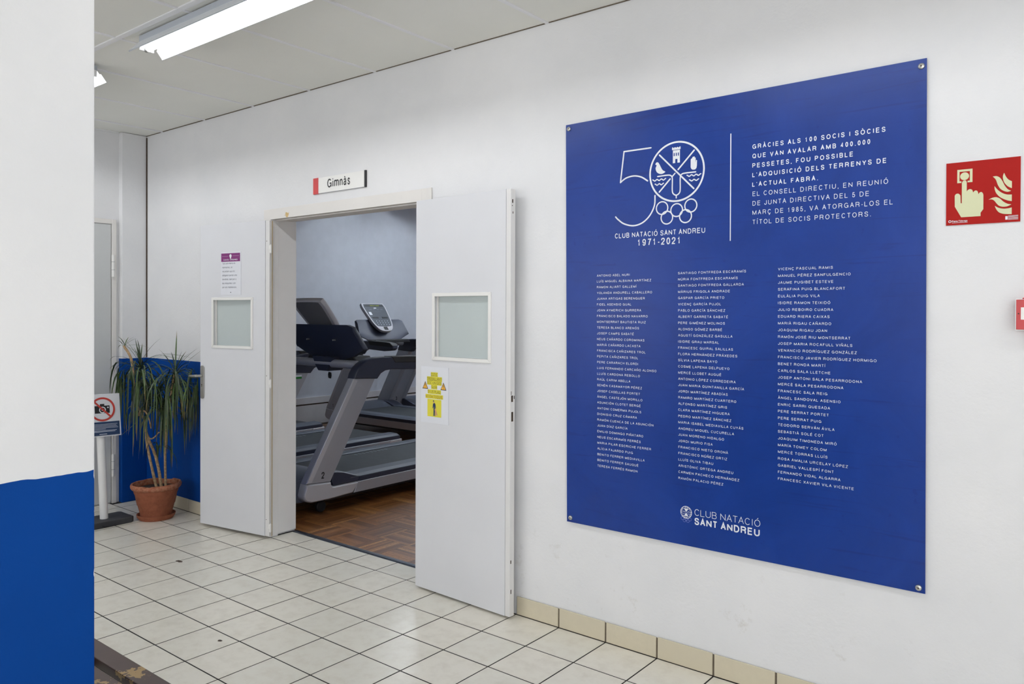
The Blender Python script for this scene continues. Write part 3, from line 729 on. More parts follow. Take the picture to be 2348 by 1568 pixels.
# ------------------------------------------------------------------ ceiling lights
def lamp(name, x0, x1, yc, ztop, label, group, tube_mat, lampname='ceiling_light'):
    r = empty(lampname, ((x0 + x1) / 2, yc, ztop), label=label, cat='ceiling light', group=group)
    L2 = (x1 - x0) / 2
    box('housing', -L2 + .012, L2 - .012, -.040, .040, -.030, -.0008, 'lampgrey', r, .002)
    for s in (-1, 1):
        # one wing of the reflector, cut back at both ends round the lamp holders
        o_ = []
        A = [(-L2, 1.0), (-L2, .45), (-L2 + .012, .45), (-L2 + .012, .40), (-L2, .40)]
        outl = [(-L2, .082), (-L2, .054), (-L2 + .014, .052), (-L2 + .014, .040), (L2 - .014, .040), (L2 - .014, .052), (L2, .054), (L2, .082)]
        def xf(p, s=s):
            y = p[1]; q = (y - .040) / .042
            return (p[0], s * y, -.030 - q * .052 + p[2])
        MB().prism(outl, -.0008, .0008, xf).build('reflector', M['refl'], r)
        box('reflector_lip', -L2, L2, s * .082 - .0012, s * .082 + .0012, -.085, -.080, 'lampgrey', r)
    MB().tube([(-L2 + .028, 0, -.056), (L2 - .028, 0, -.056)], .013, 16).build('tube', M[tube_mat], r, smooth=True)
    for s in (-1, 1):
        MB().tube([(s * (L2 - .027), 0, -.056), (s * (L2 - .004), 0, -.056)], .0135, 14).build('tube_cap', M['satin'], r, smooth=True)
        MB().box(s * (L2 - .008) - .004, s * (L2 - .008) + .004, -.034, .034, -.064, -.029).build('lamp_holder', M['white'], r)
    return r
G1 = 'strip lights in one line on the hall ceiling'
lamp('a', -3.780, -2.280, 1.855, H - .004, 'long bare-tube strip light above the gym doorway, cut by the top of the picture', G1, 'tube_hall')
lamp('b', -5.890, -4.390, 1.855, H - .004, 'strip light farther down the hall, only its tip past the foreground wall', G1, 'tube_hall')
lamp('c', -1.670, -.170, 1.855, H - .004, 'strip light out of view above the blue board', G1, 'tube_hall')
lamp('d', .440, 1.940, 1.855, H - .004, 'strip light out of view beyond the fire sign', G1, 'tube_hall')
for x_, y_, nm in ((.60, -.45, 'added strip light out of view behind the camera, brightening the foreground wall end'),):
    lamp('e', x_, x_ + 1.5, y_, H - .004, nm, G1, 'tube_hall')  # extra lamp added out of view to brighten the foreground wall end
G2 = 'strip lights on the gym ceiling'
for x_, y_, nm in ((-7.6, 7.05, 'gym strip light out of view near the left wall'), (-5.4, 7.05, 'gym strip light out of view over the middle of the gym'), (-3.2, 7.05, 'gym strip light out of view beyond the doorway'),
                   (-6.6, 8.5, 'gym strip light out of view at the back left'), (-3.6, 8.5, 'gym strip light out of view at the back')):
    lamp('f', x_, x_ + 1.5, y_, GH - .001, nm, G2, 'tube_gym')

# ------------------------------------------------------------------ blue board with the names
bd = empty('donor_board', (-1.268, WY, 1.40), label='large blue board with a white 50 emblem and three columns of names', cat='wall board')
BY = -.0115          # front face, local
def bl(x, z): return (x + 1.268, z - 1.40)
corners = [(-1.990, .497), (-.533, .502), (-.540, 2.300), (-2.005, 2.290)]
MB().prism([bl(*c_) for c_ in corners], BY, BY + .0035, lambda p: (p[0], p[2], p[1])).build('panel', M['board'], bd)
for c_ in ((-.556, 2.275), (-1.988, 2.270), (-1.970, .517), (-.553, .519)):
    x, z = bl(*c_)
    MB().tube([(x, -.0005, z), (x, BY + .003, z)], .008, 14).build('spacer', M['screw'], bd)
    MB().lathe([(0.0001, .0068), (.006, .0066), (.0095, .0045), (.0105, .0005), (.0105, 0)], 18, lambda p, x=x, z=z: (x + p[0], BY - p[2], z + p[1])).build('screw_cap', M['screw'], bd, smooth=True)
    MB().lathe([(0.0001, .0075), (.0028, .0075), (.003, .006)], 8, lambda p, x=x, z=z: (x + p[0], BY - p[2], z + p[1])).build('screw_socket', M['hole'], bd)
def on_board(dy=.0006): return lambda a, b: (a + 1.268, BY - dy, b - 1.40)

hd = Print()
head = ['GRÀCIES ALS 100 SOCIS I SÒCIES', 'QUE VAN AVALAR AMB 400.000', 'PESSETES, FOU POSSIBLE', 'L’ADQUISICIÓ DELS TERRENYS DE', 'L’ACTUAL FABRA.']
hw = [.471, .422, .366, .475, .245]
hz = [2.0715, 2.0355, 1.999, 1.9635, 1.927]
for s_, wd, z in zip(head, hw, hz): hd.text(s_, -1.1375, z, .0175, width=wd, bold=.165, track=1.20)
hd.build('heading_lettering', 'pwhite', bd, on_board())
by_ = Print()
body = ['EL CONSELL DIRECTIU, EN REUNIÓ', 'DE JUNTA DIRECTIVA DEL 5 DE', 'MARÇ DE 1985, VA ATORGAR-LOS EL', 'TÍTOL DE SOCIS PROTECTORS.']
for s_, wd, z in zip(body, [.479, .418, .495, .424], [1.891, 1.8545, 1.819, 1.783]): by_.text(s_, -1.136, z, .0175, width=wd, bold=.115, track=1.20)
by_.build('body_lettering', 'pwhite', bd, on_board())
dv = Print(); dv.rect(-1.2262, -1.2222, 1.725, 2.143); dv.build('divider_line', 'pwhite', bd, on_board())

C1 = '''ANTONIO ABEL NURI|LUÍS MIGUEL ALBAINA MARTÍNEZ|RAMON ALIART GALLEMÍ|YOLANDA ANDURELL CABALLERO|JUANA ARTIGAS BERENGUER|FIDEL ASENSIO GUAL|JOAN AYMERICH GURRERA|FRANCISCO BALADO NAVARRO|MONTSERRAT BAUTISTA RUIZ|TERESA BLANCO ARENÓS|JOSEP CAMPS SABATÉ|NEUS CAÑARDO COROMINAS|MARIÀ CAÑARDO LACASTA|FRANCISCA CAÑIZARES TROL|PEPITA CAÑIZARES TROL|PERE CARARACH ELORDI|LUIS FERNANDO CARCAÑO ALONSO|LLUÍS CARDONA REBOLLO|RAÜL CARIM ABELLA|SENÉN CASAMAYOR PÉREZ|JOSEP CASELLAS PORTET|ÀNGEL CASTEJÓN MORILLO|ASUNCIÓN CLOTET BERGÉ|ANTONI COMERMA PUJOLS|DIONISIO CRUZ CÁMARA|RAMÓN CUENCA DE LA ASUNCIÓN|JUAN DÍAZ GARCÍA|EMILIO DOMINGO PIÑATARO|NEUS ESCARAMÍS FERRÉS|MARIA PILAR ESCRICHE FERRER|ALÍCIA FAJARDO PUIG|BENITO FERRER MEDIAVILLA|BENITO FERRER SAUQUÉ|TERESA FERRÉS RAMON'''.split('|')
C2 = '''SANTIAGO FONTFREDA ESCARAMÍS|NÚRIA FONTFREDA ESCARAMÍS|SANTIAGO FONTFREDA GALLARDA|MÀRIUS FRIGOLA ANDRADE|GASPAR GARCÍA PRIETO|VICENÇ GARCÍA PUJOL|PABLO GARCÍA SÁNCHEZ|ALBERT GARRETA SABATÉ|PERE GIMÉNEZ MOLINOS|ALONSO GÓMEZ BARBÉ|AGUSTÍ GONZÁLEZ GASULLA|ISIDRE GRAU MARSAL|FRANCESC GUIRAL SALILLAS|FLORA HERNÁNDEZ PRÁXEDES|SÍLVIA LAPENA BAYO|COSME LAPENA DELPUEYO|MERCÈ LLOBET AUGUÉ|ANTONIO LÓPEZ CORREDEIRA|JUAN MARIA QUINTANILLA GARCÍA|JORDI MARTÍNEZ ABADÍAS|RAMIRO MARTÍNEZ CUARTERO|ALFONSO MARTÍNEZ GRIS|CLARA MARTÍNEZ HIGUERA|PEDRO MARTÍNEZ SÁNCHEZ|MARIA ISABEL MEDIAVILLA CUYÁS|ANDREU MIQUEL CUCURELLA|JUAN MORENO HIDALGO|JORDI MURIO FISA|FRANCISCO NIETO ORONÀ|FRANCISCO NÚÑEZ ORTIZ|LLUÍS OLIVA TIBAU|ARISTÒNIC ORTEGA ANDREU|CARMEN PACHECO HERNÁNDEZ|RAMÓN PALACIO PÉREZ'''.split('|')
C3 = '''VICENÇ PASCUAL RAMIS|MANUEL PÉREZ SANFULGENCIO|JAUME PUGIBET ESTEVE|SERAFINA PUIG BLANCAFORT|EULÀLIA PUIG VILA|ISIDRE RAMON TEIXIDÓ|JULIO REBOIRO CUADRA|EDUARD RIERA CAIXAS|MARIÀ RIGAU CAÑARDO|JOAQUIM RIGAU JOAN|RAMÓN JOSÉ RIU MONTSERRAT|JOSEP MARIA ROCAFULL VIÑALS|VENANCIO RODRÍGUEZ GONZÁLEZ|FRANCISCO JAVIER RODRÍGUEZ HORMIGO|BENET RONDA MARTÍ|CARLOS SALA LLETCHE|JOSEP ANTONI SALA PESARRODONA|MERCÈ SALA PESARRODONA|FRANCESC SALA REIG|ÀNGEL SANDOVAL ASENSIO|ENRIC SARRI QUESADA|PERE SERRAT PORTET|PERE SERRAT PUIG|TEODORO SERVÁN ÁVILA|SEBASTIÀ SOLÉ COT|JOAQUIM TIMONEDA MIRÓ|MARÍA TOMEY COLOM|MERCÈ TORRAS LLUÍS|ROSA AMALIA URCELAY LÓPEZ|GABRIEL VALLESPÍ FONT|FERNANDO VIDAL ALGARRA|FRANCESC XAVIER VILA VICENTE'''.split('|')
for names, xa, xb, za, zb, ref, wd in ((C1, -1.836, -1.8285, 1.600, .7655, 16, .290), (C2, -1.446, -1.4395, 1.600, .7645, 0, .286), (C3, -1.036, -1.0315, 1.604, .8175, 13, .344)):
    P_ = Print(); kx = Print().text(names[ref], 0, 0, .0098, width=wd, bold=.130, track=1.12)
    for k, nm in enumerate(names):
        f_ = k / (len(names) - 1)
        P_.text(nm, xa + (xb - xa) * f_, za + (zb - za) * f_, .0098, sx=kx, bold=.130, track=1.12)
    P_.build('name_column', 'pwhite', bd, on_board())

em = Print(); W5 = .0062
em.stroke([(-1.573, 2.1325), (-1.702, 2.1325), (-1.719, 2.002)], W5)
em.stroke(smoothpts([(-1.719, 2.002), (-1.692, 2.018), (-1.654, 2.0235), (-1.618, 2.015), (-1.588, 1.996)], 6), W5)
em.stroke(smoothpts([(-1.553, 1.931), (-1.5555, 1.890), (-1.577, 1.850), (-1.612, 1.822), (-1.655, 1.8125), (-1.7, 1.8235), (-1.728, 1.8425), (-1.742, 1.856)], 6), W5)
em.ring(-1.456, 2.0205, .1205, .0074, 72)
em.stroke([(-1.533, 2.097), (-1.379, 1.944)], .0064)
em.stroke([(-1.378, 2.098), (-1.448, 2.028)], .0064); em.stroke([(-1.462, 2.014), (-1.476, 2.0005)], .0052); em.stroke([(-1.484, 1.993), (-1.533, 1.944)], .0064)
em.stroke(smoothpts([(-1.541, 2.009), (-1.496, 2.010), (-1.480, 2.006), (-1.474, 1.994), (-1.474, 1.946), (-1.469, 1.931), (-1.456, 1.924), (-1.443, 1.931), (-1.4385, 1.946), (-1.4385, 1.995), (-1.432, 2.007), (-1.416, 2.010), (-1.371, 2.010)], 5), .0052)
em.stroke([(-1.456, 1.923), (-1.456, 1.913)], .0052)
for cx, cz in ((-1.520, 1.8765), (-1.454, 1.863), (-1.3915, 1.8765), (-1.498, 1.8355), (-1.4145, 1.8355)): em.ring(cx, cz, .0262, .0052, 36)
# tower
em.poly([(-1.476, 2.121), (-1.476, 2.110), (-1.438, 2.110), (-1.438, 2.121), (-1.4435, 2.121), (-1.4435, 2.118), (-1.449, 2.118), (-1.449, 2.1205), (-1.4545, 2.1205), (-1.4545, 2.118), (-1.460, 2.118), (-1.460, 2.1205), (-1.4655, 2.1205), (-1.4655, 2.118), (-1.4705, 2.118), (-1.4705, 2.121)])
em.rect(-1.472, -1.4405, 2.097, 2.108)
for a, b in ((-1.472, -1.4685), (-1.4640, -1.4590), (-1.4545, -1.4495), (-1.4450, -1.4405)): em.rect(a, b, 2.084, 2.0975)
em.rect(-1.472, -1.4405, 2.072, 2.0845); em.rect(-1.472, -1.4615, 2.056, 2.0725); em.rect(-1.4515, -1.4405, 2.056, 2.0725)
em.poly(smoothpts([(-1.552, 2.060), (-1.547, 2.068), (-1.539, 2.067), (-1.532, 2.057), (-1.519, 2.034), (-1.506, 2.025), (-1.521, 2.018), (-1.535, 2.0205), (-1.546, 2.029), (-1.551, 2.044), (-1.546, 2.056)], 4, True))
em.poly([(-1.393, 2.061), (-1.393, 2.031), (-1.390, 2.024), (-1.384, 2.020), (-1.374, 2.020), (-1.368, 2.025), (-1.366, 2.034), (-1.3655, 2.056), (-1.369, 2.058), (-1.371, 2.048), (-1.3715, 2.066), (-1.3735, 2.069), (-1.3755, 2.066), (-1.376, 2.072), (-1.379, 2.073), (-1.381, 2.071), (-1.3825, 2.072), (-1.3855, 2.071), (-1.387, 2.066), (-1.391, 2.065)])
for (xa, xb, zc, n_) in ((-1.564, -1.504, 1.9945, 3), (-1.553, -1.514, 1.976, 2), (-1.409, -1.349, 1.9975, 3), (-1.398, -1.358, 1.978, 2)):
    pts = [(xa + (xb - xa) * k / (n_ * 8), zc + .0028 * math.cos(k / 8 * 2 * math.pi)) for k in range(n_ * 8 + 1)]; em.stroke(pts, .0046)
em.build('club_emblem', 'pwhite', bd, on_board())
ct = Print(); ct.text('CLUB NATACIÓ SANT ANDREU', -1.745, 1.763, .0215, width=.416, bold=.150, track=1.04)
ct.text('1971-2021', -1.634, 1.725, .0285, width=.194, bold=.150, track=1.05)
ct.build('club_lettering', 'pwhite', bd, on_board())
ft = Print(); ft.text('CLUB NATACIÓ', -1.368, .6275, .0265, width=.270, bold=.078); ft.text('SANT ANDREU', -1.368, .5905, .0285, width=.268, bold=.185, track=.98)
ft.build('footer_lettering', 'pwhite', bd, on_board())
cr_ = Print(); cx, cz = -1.4045, .634
cr_.ring(cx, cz, .0240, .0024, 36); cr_.ring(cx, cz, .0185, .0010, 32)
for k in range(16):
    if k % 4 == 1: continue
    a = 2 * math.pi * k / 16; cr_.stroke([(cx + .0212 * math.cos(a), cz + .0212 * math.sin(a)), (cx + .0212 * math.cos(a + .2), cz + .0212 * math.sin(a + .2))], .0022, caps=False)
cr_.poly([(cx - .0095, cz + .0150), (cx + .0095, cz + .0150), (cx, cz + .001)]); cr_.poly([(cx - .0095, cz - .0150), (cx, cz - .001), (cx + .0095, cz - .0150)])
for s in (-1, 1): cr_.stroke([(cx + s * .004, cz), (cx + s * .010, cz + .004), (cx + s * .014, cz + .001)], .0016); cr_.stroke([(cx + s * .006, cz - .005), (cx + s * .014, cz - .006)], .0014)
cr_.build('footer_crest', 'pwhite', bd, on_board())
rg = Print()
for dx, dz in ((-.0165, -.0265), (-.0075, -.0340), (.0075, -.0340), (.0165, -.0265), (0, -.0275)): rg.ring(cx + dx, cz + dz, .0062, .0013, 24)
M['ringblue'] = mat('print_pale_blue', (120, 134, 206), .5)
rg.build('footer_rings', 'ringblue', bd, on_board(.0005))

# ------------------------------------------------------------------ room sign
rs = empty('room_sign', (-3.6065, WY, 2.1925), label='small white plate reading Gimnàs above the doorway, red at one end', cat='sign')
box('plate', -.192, .222, -.009, -.0004, -.047, .047, 'bead', rs, .001)
a_ = box('red_end', -.240, -.1925, -.0105, -.0004, -.048, .048, 'pred', rs, .001); tag(a_, label='red end piece')
a_ = box('black_end', .2225, .2345, -.0105, -.0004, -.047, .048, 'pblack', rs, .001); tag(a_, label='black end strip')
box('edge_strip', -.192, .222, -.0098, -.0085, -.0475, -.0455, 'greyp', rs)
P_ = Print(); P_.text('Gimnàs', -.106, -.020, .052, width=.205, bold=.145); P_.build('lettering', 'pblack', rs, lambda a, b: (a, -.0102, b))

def csmooth(pts, corners):
    """outline smoothed between the listed corner points"""
    c = sorted(set(corners)); out = []; n = len(pts)
    for a, b in zip(c, c[1:] + [c[0] + n]):
        out += smoothpts([pts[k % n] for k in range(a, b + 1)], 5)[:-1]
    return out
# ------------------------------------------------------------------ fire alarm sign and call point
fs_ = empty('fire_alarm_sign', (-.3775, WY, 1.838), label='square red fire alarm sign with a pressing finger and flames', cat='sign')
def fl_(p): return (p[0] + .3775, p[1] - 1.838)
box('plate', -.1035, .1035, -.0035, -.0004, -.1025, .1025, 'fire', fs_)
P_ = Print()
o_ = [(-.449, 1.916), (-.4055, 1.916), (-.4055, 1.8725), (-.4195, 1.8725), (-.4195, 1.878), (-.413, 1.878), (-.413, 1.909), (-.4425, 1.909), (-.4425, 1.878), (-.437, 1.878), (-.437, 1.8725), (-.449, 1.8725)]
P_.poly([fl_(p) for p in o_]); P_.disc(*fl_((-.428, 1.8935)), .0128, 24)
hand = [(-.4355, 1.873), (-.4325, 1.8785), (-.428, 1.880), (-.4235, 1.8785), (-.4215, 1.873), (-.4215, 1.8425), (-.4185, 1.8475), (-.412, 1.850), (-.406, 1.8465), (-.4035, 1.838), (-.4, 1.8425), (-.395, 1.844), (-.3905, 1.840), (-.3885, 1.831), (-.385, 1.8365), (-.380, 1.8375), (-.376, 1.833), (-.3745, 1.827), (-.3745, 1.782), (-.382, 1.771), (-.382, 1.760), (-.437, 1.760), (-.4555, 1.796), (-.456, 1.832), (-.452, 1.8375), (-.445, 1.838), (-.4395, 1.832), (-.4385, 1.806), (-.4355, 1.806)]
P_.poly([fl_(p) for p in csmooth(hand, [0, 4, 5, 9, 13, 17, 18, 19, 20, 21, 22, 23, 26, 27, 28])])
for f_ in ([(-.318, 1.893), (-.313, 1.880), (-.306, 1.870), (-.297, 1.864), (-.297, 1.842), (-.308, 1.849), (-.317, 1.861), (-.321, 1.874), (-.321, 1.885)],
           [(-.349, 1.884), (-.339, 1.8845), (-.330, 1.879), (-.323, 1.868), (-.316, 1.852), (-.308, 1.840), (-.299, 1.834), (-.308, 1.8315), (-.318, 1.835), (-.328, 1.843), (-.335, 1.856), (-.341, 1.874)],
           [(-.344, 1.853), (-.334, 1.839), (-.321, 1.828), (-.309, 1.823), (-.297, 1.822), (-.297, 1.801), (-.310, 1.805), (-.327, 1.815), (-.338, 1.828), (-.343, 1.841)],
           [(-.360, 1.811), (-.350, 1.816), (-.339, 1.817), (-.329, 1.812), (-.320, 1.802), (-.309, 1.794), (-.298, 1.791), (-.308, 1.786), (-.320, 1.785), (-.331, 1.789), (-.338, 1.797), (-.344, 1.806), (-.351, 1.811)],
           [(-.343, 1.790), (-.333, 1.783), (-.320, 1.779), (-.308, 1.779), (-.297, 1.781), (-.297, 1.760), (-.317, 1.762), (-.331, 1.768), (-.339, 1.779)]):
    P_.poly([fl_(p) for p in csmooth(f_, [i for i, p in enumerate(f_) if p[0] > -.2995] + [0])])
P_.build('pictogram', 'lum', fs_, lambda a, b: (a, -.0042, b))
P_ = Print(); P_.text('Plana Fàbrega', *fl_((-.4635, 1.7455)), .0055, width=.0445, bold=.2); P_.stroke([fl_((-.463, 1.743)), fl_((-.419, 1.743))], .0012)
P_.ring(*fl_((-.4695, 1.748)), .0035, .0018, 18)
P_.build('maker_lettering', 'pwhite', fs_, lambda a, b: (a, -.0044, b)); P_ = Print()
for k in range(5): P_.stroke([fl_((-.306, 1.7555 - k * .0030)), fl_((-.280, 1.7555 - k * .0030))], .0011)
P_.rect(fl_((-.314, 0))[0], fl_((-.3075, 0))[0], 1.7435 - 1.838, 1.7545 - 1.838)
P_.build('standard_mark', 'pwhite', fs_, lambda a, b: (a, -.0044, b))

cp_ = empty('fire_call_point', (-.232, WY, 1.442), label='small red fire call point box under the fire alarm sign', cat='alarm button')
box('back_box', -.046, .046, -.030, -.0004, -.046, .046, 'boxred', cp_, .004)
box('clear_frame', -.0495, .0495, -.0475, -.030, -.0495, .0495, 'white', cp_, .003)
box('face', -.0465, .0465, -.0500, -.0470, -.0465, .0465, 'boxred', cp_, .0015)
box('press_window', -.034, .034, -.0510, -.0498, -.0155, .0225, 'bead', cp_)
MB().tube([(-.040, -.0498, .003), (-.040, -.0512, .003)], .0022, 10).build('screw', M['hole'], cp_)
MB().tube([(-.030, -.0485, .050), (-.012, -.0485, .0545), (.010, -.0485, .0550), (.030, -.0485, .050)], .0018, 8).build('lift_tab', M['pred'], cp_, smooth=True)

# ------------------------------------------------------------------ notices on the doors (things of their own, in the plane of the leaf)
def leafxf(root, k=1.0):
    rz = root.rotation_euler.z; lx, ly = root.location.x, root.location.y
    return lambda u, z, d: (lx + u * math.cos(rz) + d * math.sin(rz), ly + u * math.sin(rz) - d * math.cos(rz), z)
def kz(z): return CAM_H + (z - CAM_H) * k99
pn = empty('towel_notice', (d1.location.x, d1.location.y, 0), d1.rotation_euler.z, label='narrow white notice with a purple heading above the glass of the door beside the plant', cat='notice')
u0, u1 = .194, .3745
box('sheet', u0 - .003, u1 + .006, -.0022, -.0006, kz(1.549), kz(1.832), 'paper', pn)
P_ = Print(); P_.rect(u0 + .001, u1 - .001, kz(1.769), kz(1.824)); P_.build('purple_header', 'purple', pn, lambda a, b: (a, -.0028, b))
P_ = Print(); P_.disc((u0 + u1) / 2, kz(1.8065), .011, 16); P_.disc((u0 + u1) / 2, kz(1.793), .006, 12)
P_.text('GIMNÀS I ', u0 + .022, kz(1.776), .0095, width=.058, bold=.14); P_.text('MÀQUINES', u0 + .088, kz(1.776), .0098, width=.068, bold=.20)
for a_, b_ in (((u0 + .01, 1.805), (u0 + .07, 1.805)), ((u0 + .11, 1.805), (u1 - .01, 1.805))): P_.stroke([(a_[0], kz(a_[1])), (b_[0], kz(b_[1]))], .0008)
P_.build('header_lettering', 'pwhite', pn, lambda a, b: (a, -.0034, b))
P_ = Print()
for k, (s_, wd) in enumerate((('Tal com marca la', .122), ('normativa, us', .094), ('recordem que és', .118), ('obligatori portar una', .138), ('tovallola, tant per a', .132), ('les màquines com', .126), ('per als matalassos.', .136))):
    P_.text(s_, u0 + .012, kz(1.752 - k * .0262), .0115, width=wd, bold=.11)
P_.build('lettering', 'greyp', pn, lambda a, b: (a, -.0028, b)); P_ = Print(); P_.disc((u0 + u1) / 2 + .002, kz(1.566), .0035, 10); P_.build('dot', 'pblack', pn, lambda a, b: (a, -.0028, b))

dn = empty('guide_dog_notice', (d2.location.x, d2.location.y, 0), d2.rotation_euler.z, label='laminated guide dog notice with yellow highlighted text below the glass of the door', cat='notice')
box('sheet', .027, .228, -.0022, -.0006, .874, 1.1615, 'paper', dn)
P_ = Print()
rows = [('ESTIC', 1.115, .101, .150), ('TREBALLANT!', 1.0925, .072, .181), ('SOC UN GOS', 1.0715, .073, .178), ('GUÍA', 1.0505, .104, .146), ('SI US PLAU,', 1.0260, .078, .174), ('NO EM TOQUIS.', 1.0015, .062, .189)]
for s_, z, a, b in rows: P_.rect(a - .001, b + .001, z - .0025, z + .0195)
P_.rect(.0755, .1775, .907, .996); P_.build('yellow_highlight', 'yellow', dn, lambda a, b: (a, -.0026, b))
P_ = Print(); Q_ = Print()
for i, (s_, z, a, b) in enumerate(rows):
    (Q_ if i == 5 else P_).text(s_, a, z + .001, .0145, width=b - a, bold=.11)
    if i < 2: P_.stroke([(a, z - .0008), (b, z - .0008)], .0010)
P_.build('lettering', 'olive', dn, lambda a, b: (a, -.0032, b)); Q_.build('lettering', 'brownp', dn, lambda a, b: (a, -.0032, b))
P_ = Print(); Q_ = Print(); S_ = Print()
for tx in (.0585, .1925):
    P_.poly([(tx - .0215, 1.047), (tx + .0215, 1.047), (tx, 1.0865)]); Q_.poly([(tx - .0160, 1.0505), (tx + .0160, 1.0505), (tx, 1.0800)])
    S_.stroke([(tx, 1.0725), (tx, 1.0625)], .0035); S_.disc(tx, 1.0555, .0019, 8)
P_.build('warning_triangle', 'dark', dn, lambda a, b: (a, -.0026, b)); Q_.build('warning_fill', 'amber', dn, lambda a, b: (a, -.0032, b)); S_.build('exclamation_mark', 'pblack', dn, lambda a, b: (a, -.0038, b))
P_ = Print(); P_.disc(.121, .987, .0045, 10); P_.stroke([(.125, .960), (.124, .932), (.1225, .914)], .006); P_.stroke([(.130, .960), (.130, .932), (.1305, .914)], .005)
P_.stroke([(.126, .958), (.1265, .972)], .013); P_.stroke([(.119, .972), (.116, .952)], .004); P_.stroke([(.133, .972), (.137, .952)], .004); P_.build('drawn_figure', 'navyp', dn, lambda a, b: (a, -.0032, b))
P_ = Print(); P_.disc(.1225, .981, .0042, 10, .0055); P_.disc(.135, .944, .006, 10, .005); P_.poly([(.132, .944), (.140, .944), (.152, .917), (.133, .915)]); P_.stroke([(.1155, .950), (.102, .918)], .0008); P_.build('drawn_dog', 'skin', dn, lambda a, b: (a, -.0036, b))

# ------------------------------------------------------------------ bench behind the wall end
bn = empty('slatted_bench', (-2.6, .95, 0), label='brown slatted bench with worn paint at the foot of the blue wall end', cat='bench')
for k in range(4):
    yb = 1.079 - k * .084
    MB().box(-1.0, 1.3, yb - .95 - .060, yb - .95, .394, .420).build('slat', M['bench'], bn, .003)
for x_ in (-.9, .15, 1.15):
    MB().box(x_ - .02, x_ + .02, -.145, .125, .372, .3935).build('slat_bearer', M['black'], bn, .003)
    for y_ in (-.13, .11): MB().box(x_ - .018, x_ + .018, y_ - .015, y_ + .015, 0, .372).build('leg', M['black'], bn, .003)

# ------------------------------------------------------------------ potted plant
PC = Vector((-5.30, 2.675, 0)); EX = Vector((.7817, .6237, 0)); VD = Vector((-.6237, .7817, 0))
pp = empty('potted_dracaena', PC, label='tall dragon tree with drooping green leaves in a chipped terracotta pot', cat='potted plant')
def wob(t, i): return (.004 * math.sin(3 * t + 1) + .003 * math.sin(7 * t)) if i in (5, 6, 7, 8) else 0
prof = [(.0, .022), (.100, .022), (.104, .045), (.118, .100), (.122, .104), (.137, .180), (.141, .184), (.146, .208), (.155, .211), (.163, .222), (.165, .236), (.160, .246), (.153, .249), (.148, .244), (.146, .205), (.0, .205)]
def wob(t, i):
    q = 0
    if i in (10, 11, 12, 13): q = .0012 * math.sin(5 * t + .6) + .0008 * math.sin(11 * t)
    if i in (10, 11, 12, 13) and 1.9 < t < 2.5: q -= .007
    if i in (10, 11, 12) and 5.35 < t < 5.6: q -= .010
    return q
MB().lathe(prof, 48, None, wob).build('pot', M['terra'], pp, smooth=True)
MB().lathe([(0.001, .0), (.108, .0), (.122, .018), (.126, .034), (.121, .035), (.112, .016), (0.001, .014)], 40).build('saucer', M['terra'], pp, smooth=True)
MB().lathe([(0.0005, .215), (.05, .217), (.10, .212), (.146, .208)], 24).build('soil', M['soil'], pp, smooth=True)
def PT(off, z, dep=0.): return EX * off + VD * dep + Vector((0, 0, z))
def stem(pts, r0, r1, seg=9):
    P3 = smoothpts([tuple(PT(*p)) for p in pts], 4); n_ = len(P3)
    MB().tube(P3, [r0 + (r1 - r0) * k / (n_ - 1) + random.uniform(-.0008, .0008) for k in range(n_)], seg).build('trunk', M['bark'], pp, smooth=True)
stem([(.036, .205, 0), (.022, .34, -.01), (.000, .463, -.03), (-.036, .585, -.06), (-.048, .706, -.08), (-.085, .797, -.10), (-.100, .90, -.11), (-.112, 1.02, -.10), (-.130, 1.10, -.085), (-.160, 1.155, -.07), (-.197, 1.20, -.06)], .0105, .0080)
stem([(.014, .205, -.02), (-.010, .34, -.035), (-.034, .463, -.04), (-.044, .56, -.05), (-.042, .640, -.06)], .0095, .009)
stem([(.062, .205, .01), (.058, .46, .01), (.078, .706, 0), (.118, .90, -.02), (.146, 1.02, -.03)], .0085, .0075)
stem([(-.070, .728, -.10), (-.055, .752, -.13), (-.030, .765, -.14), (-.008, .755, -.14), (.010, .710, -.13), (.015, .640, -.11)], .006, .0045, 7)
stem([(-.030, .585, -.06), (.000, .572, -.10), (.030, .574, -.11), (.067, .615, -.10)], .0055, .0045, 7)
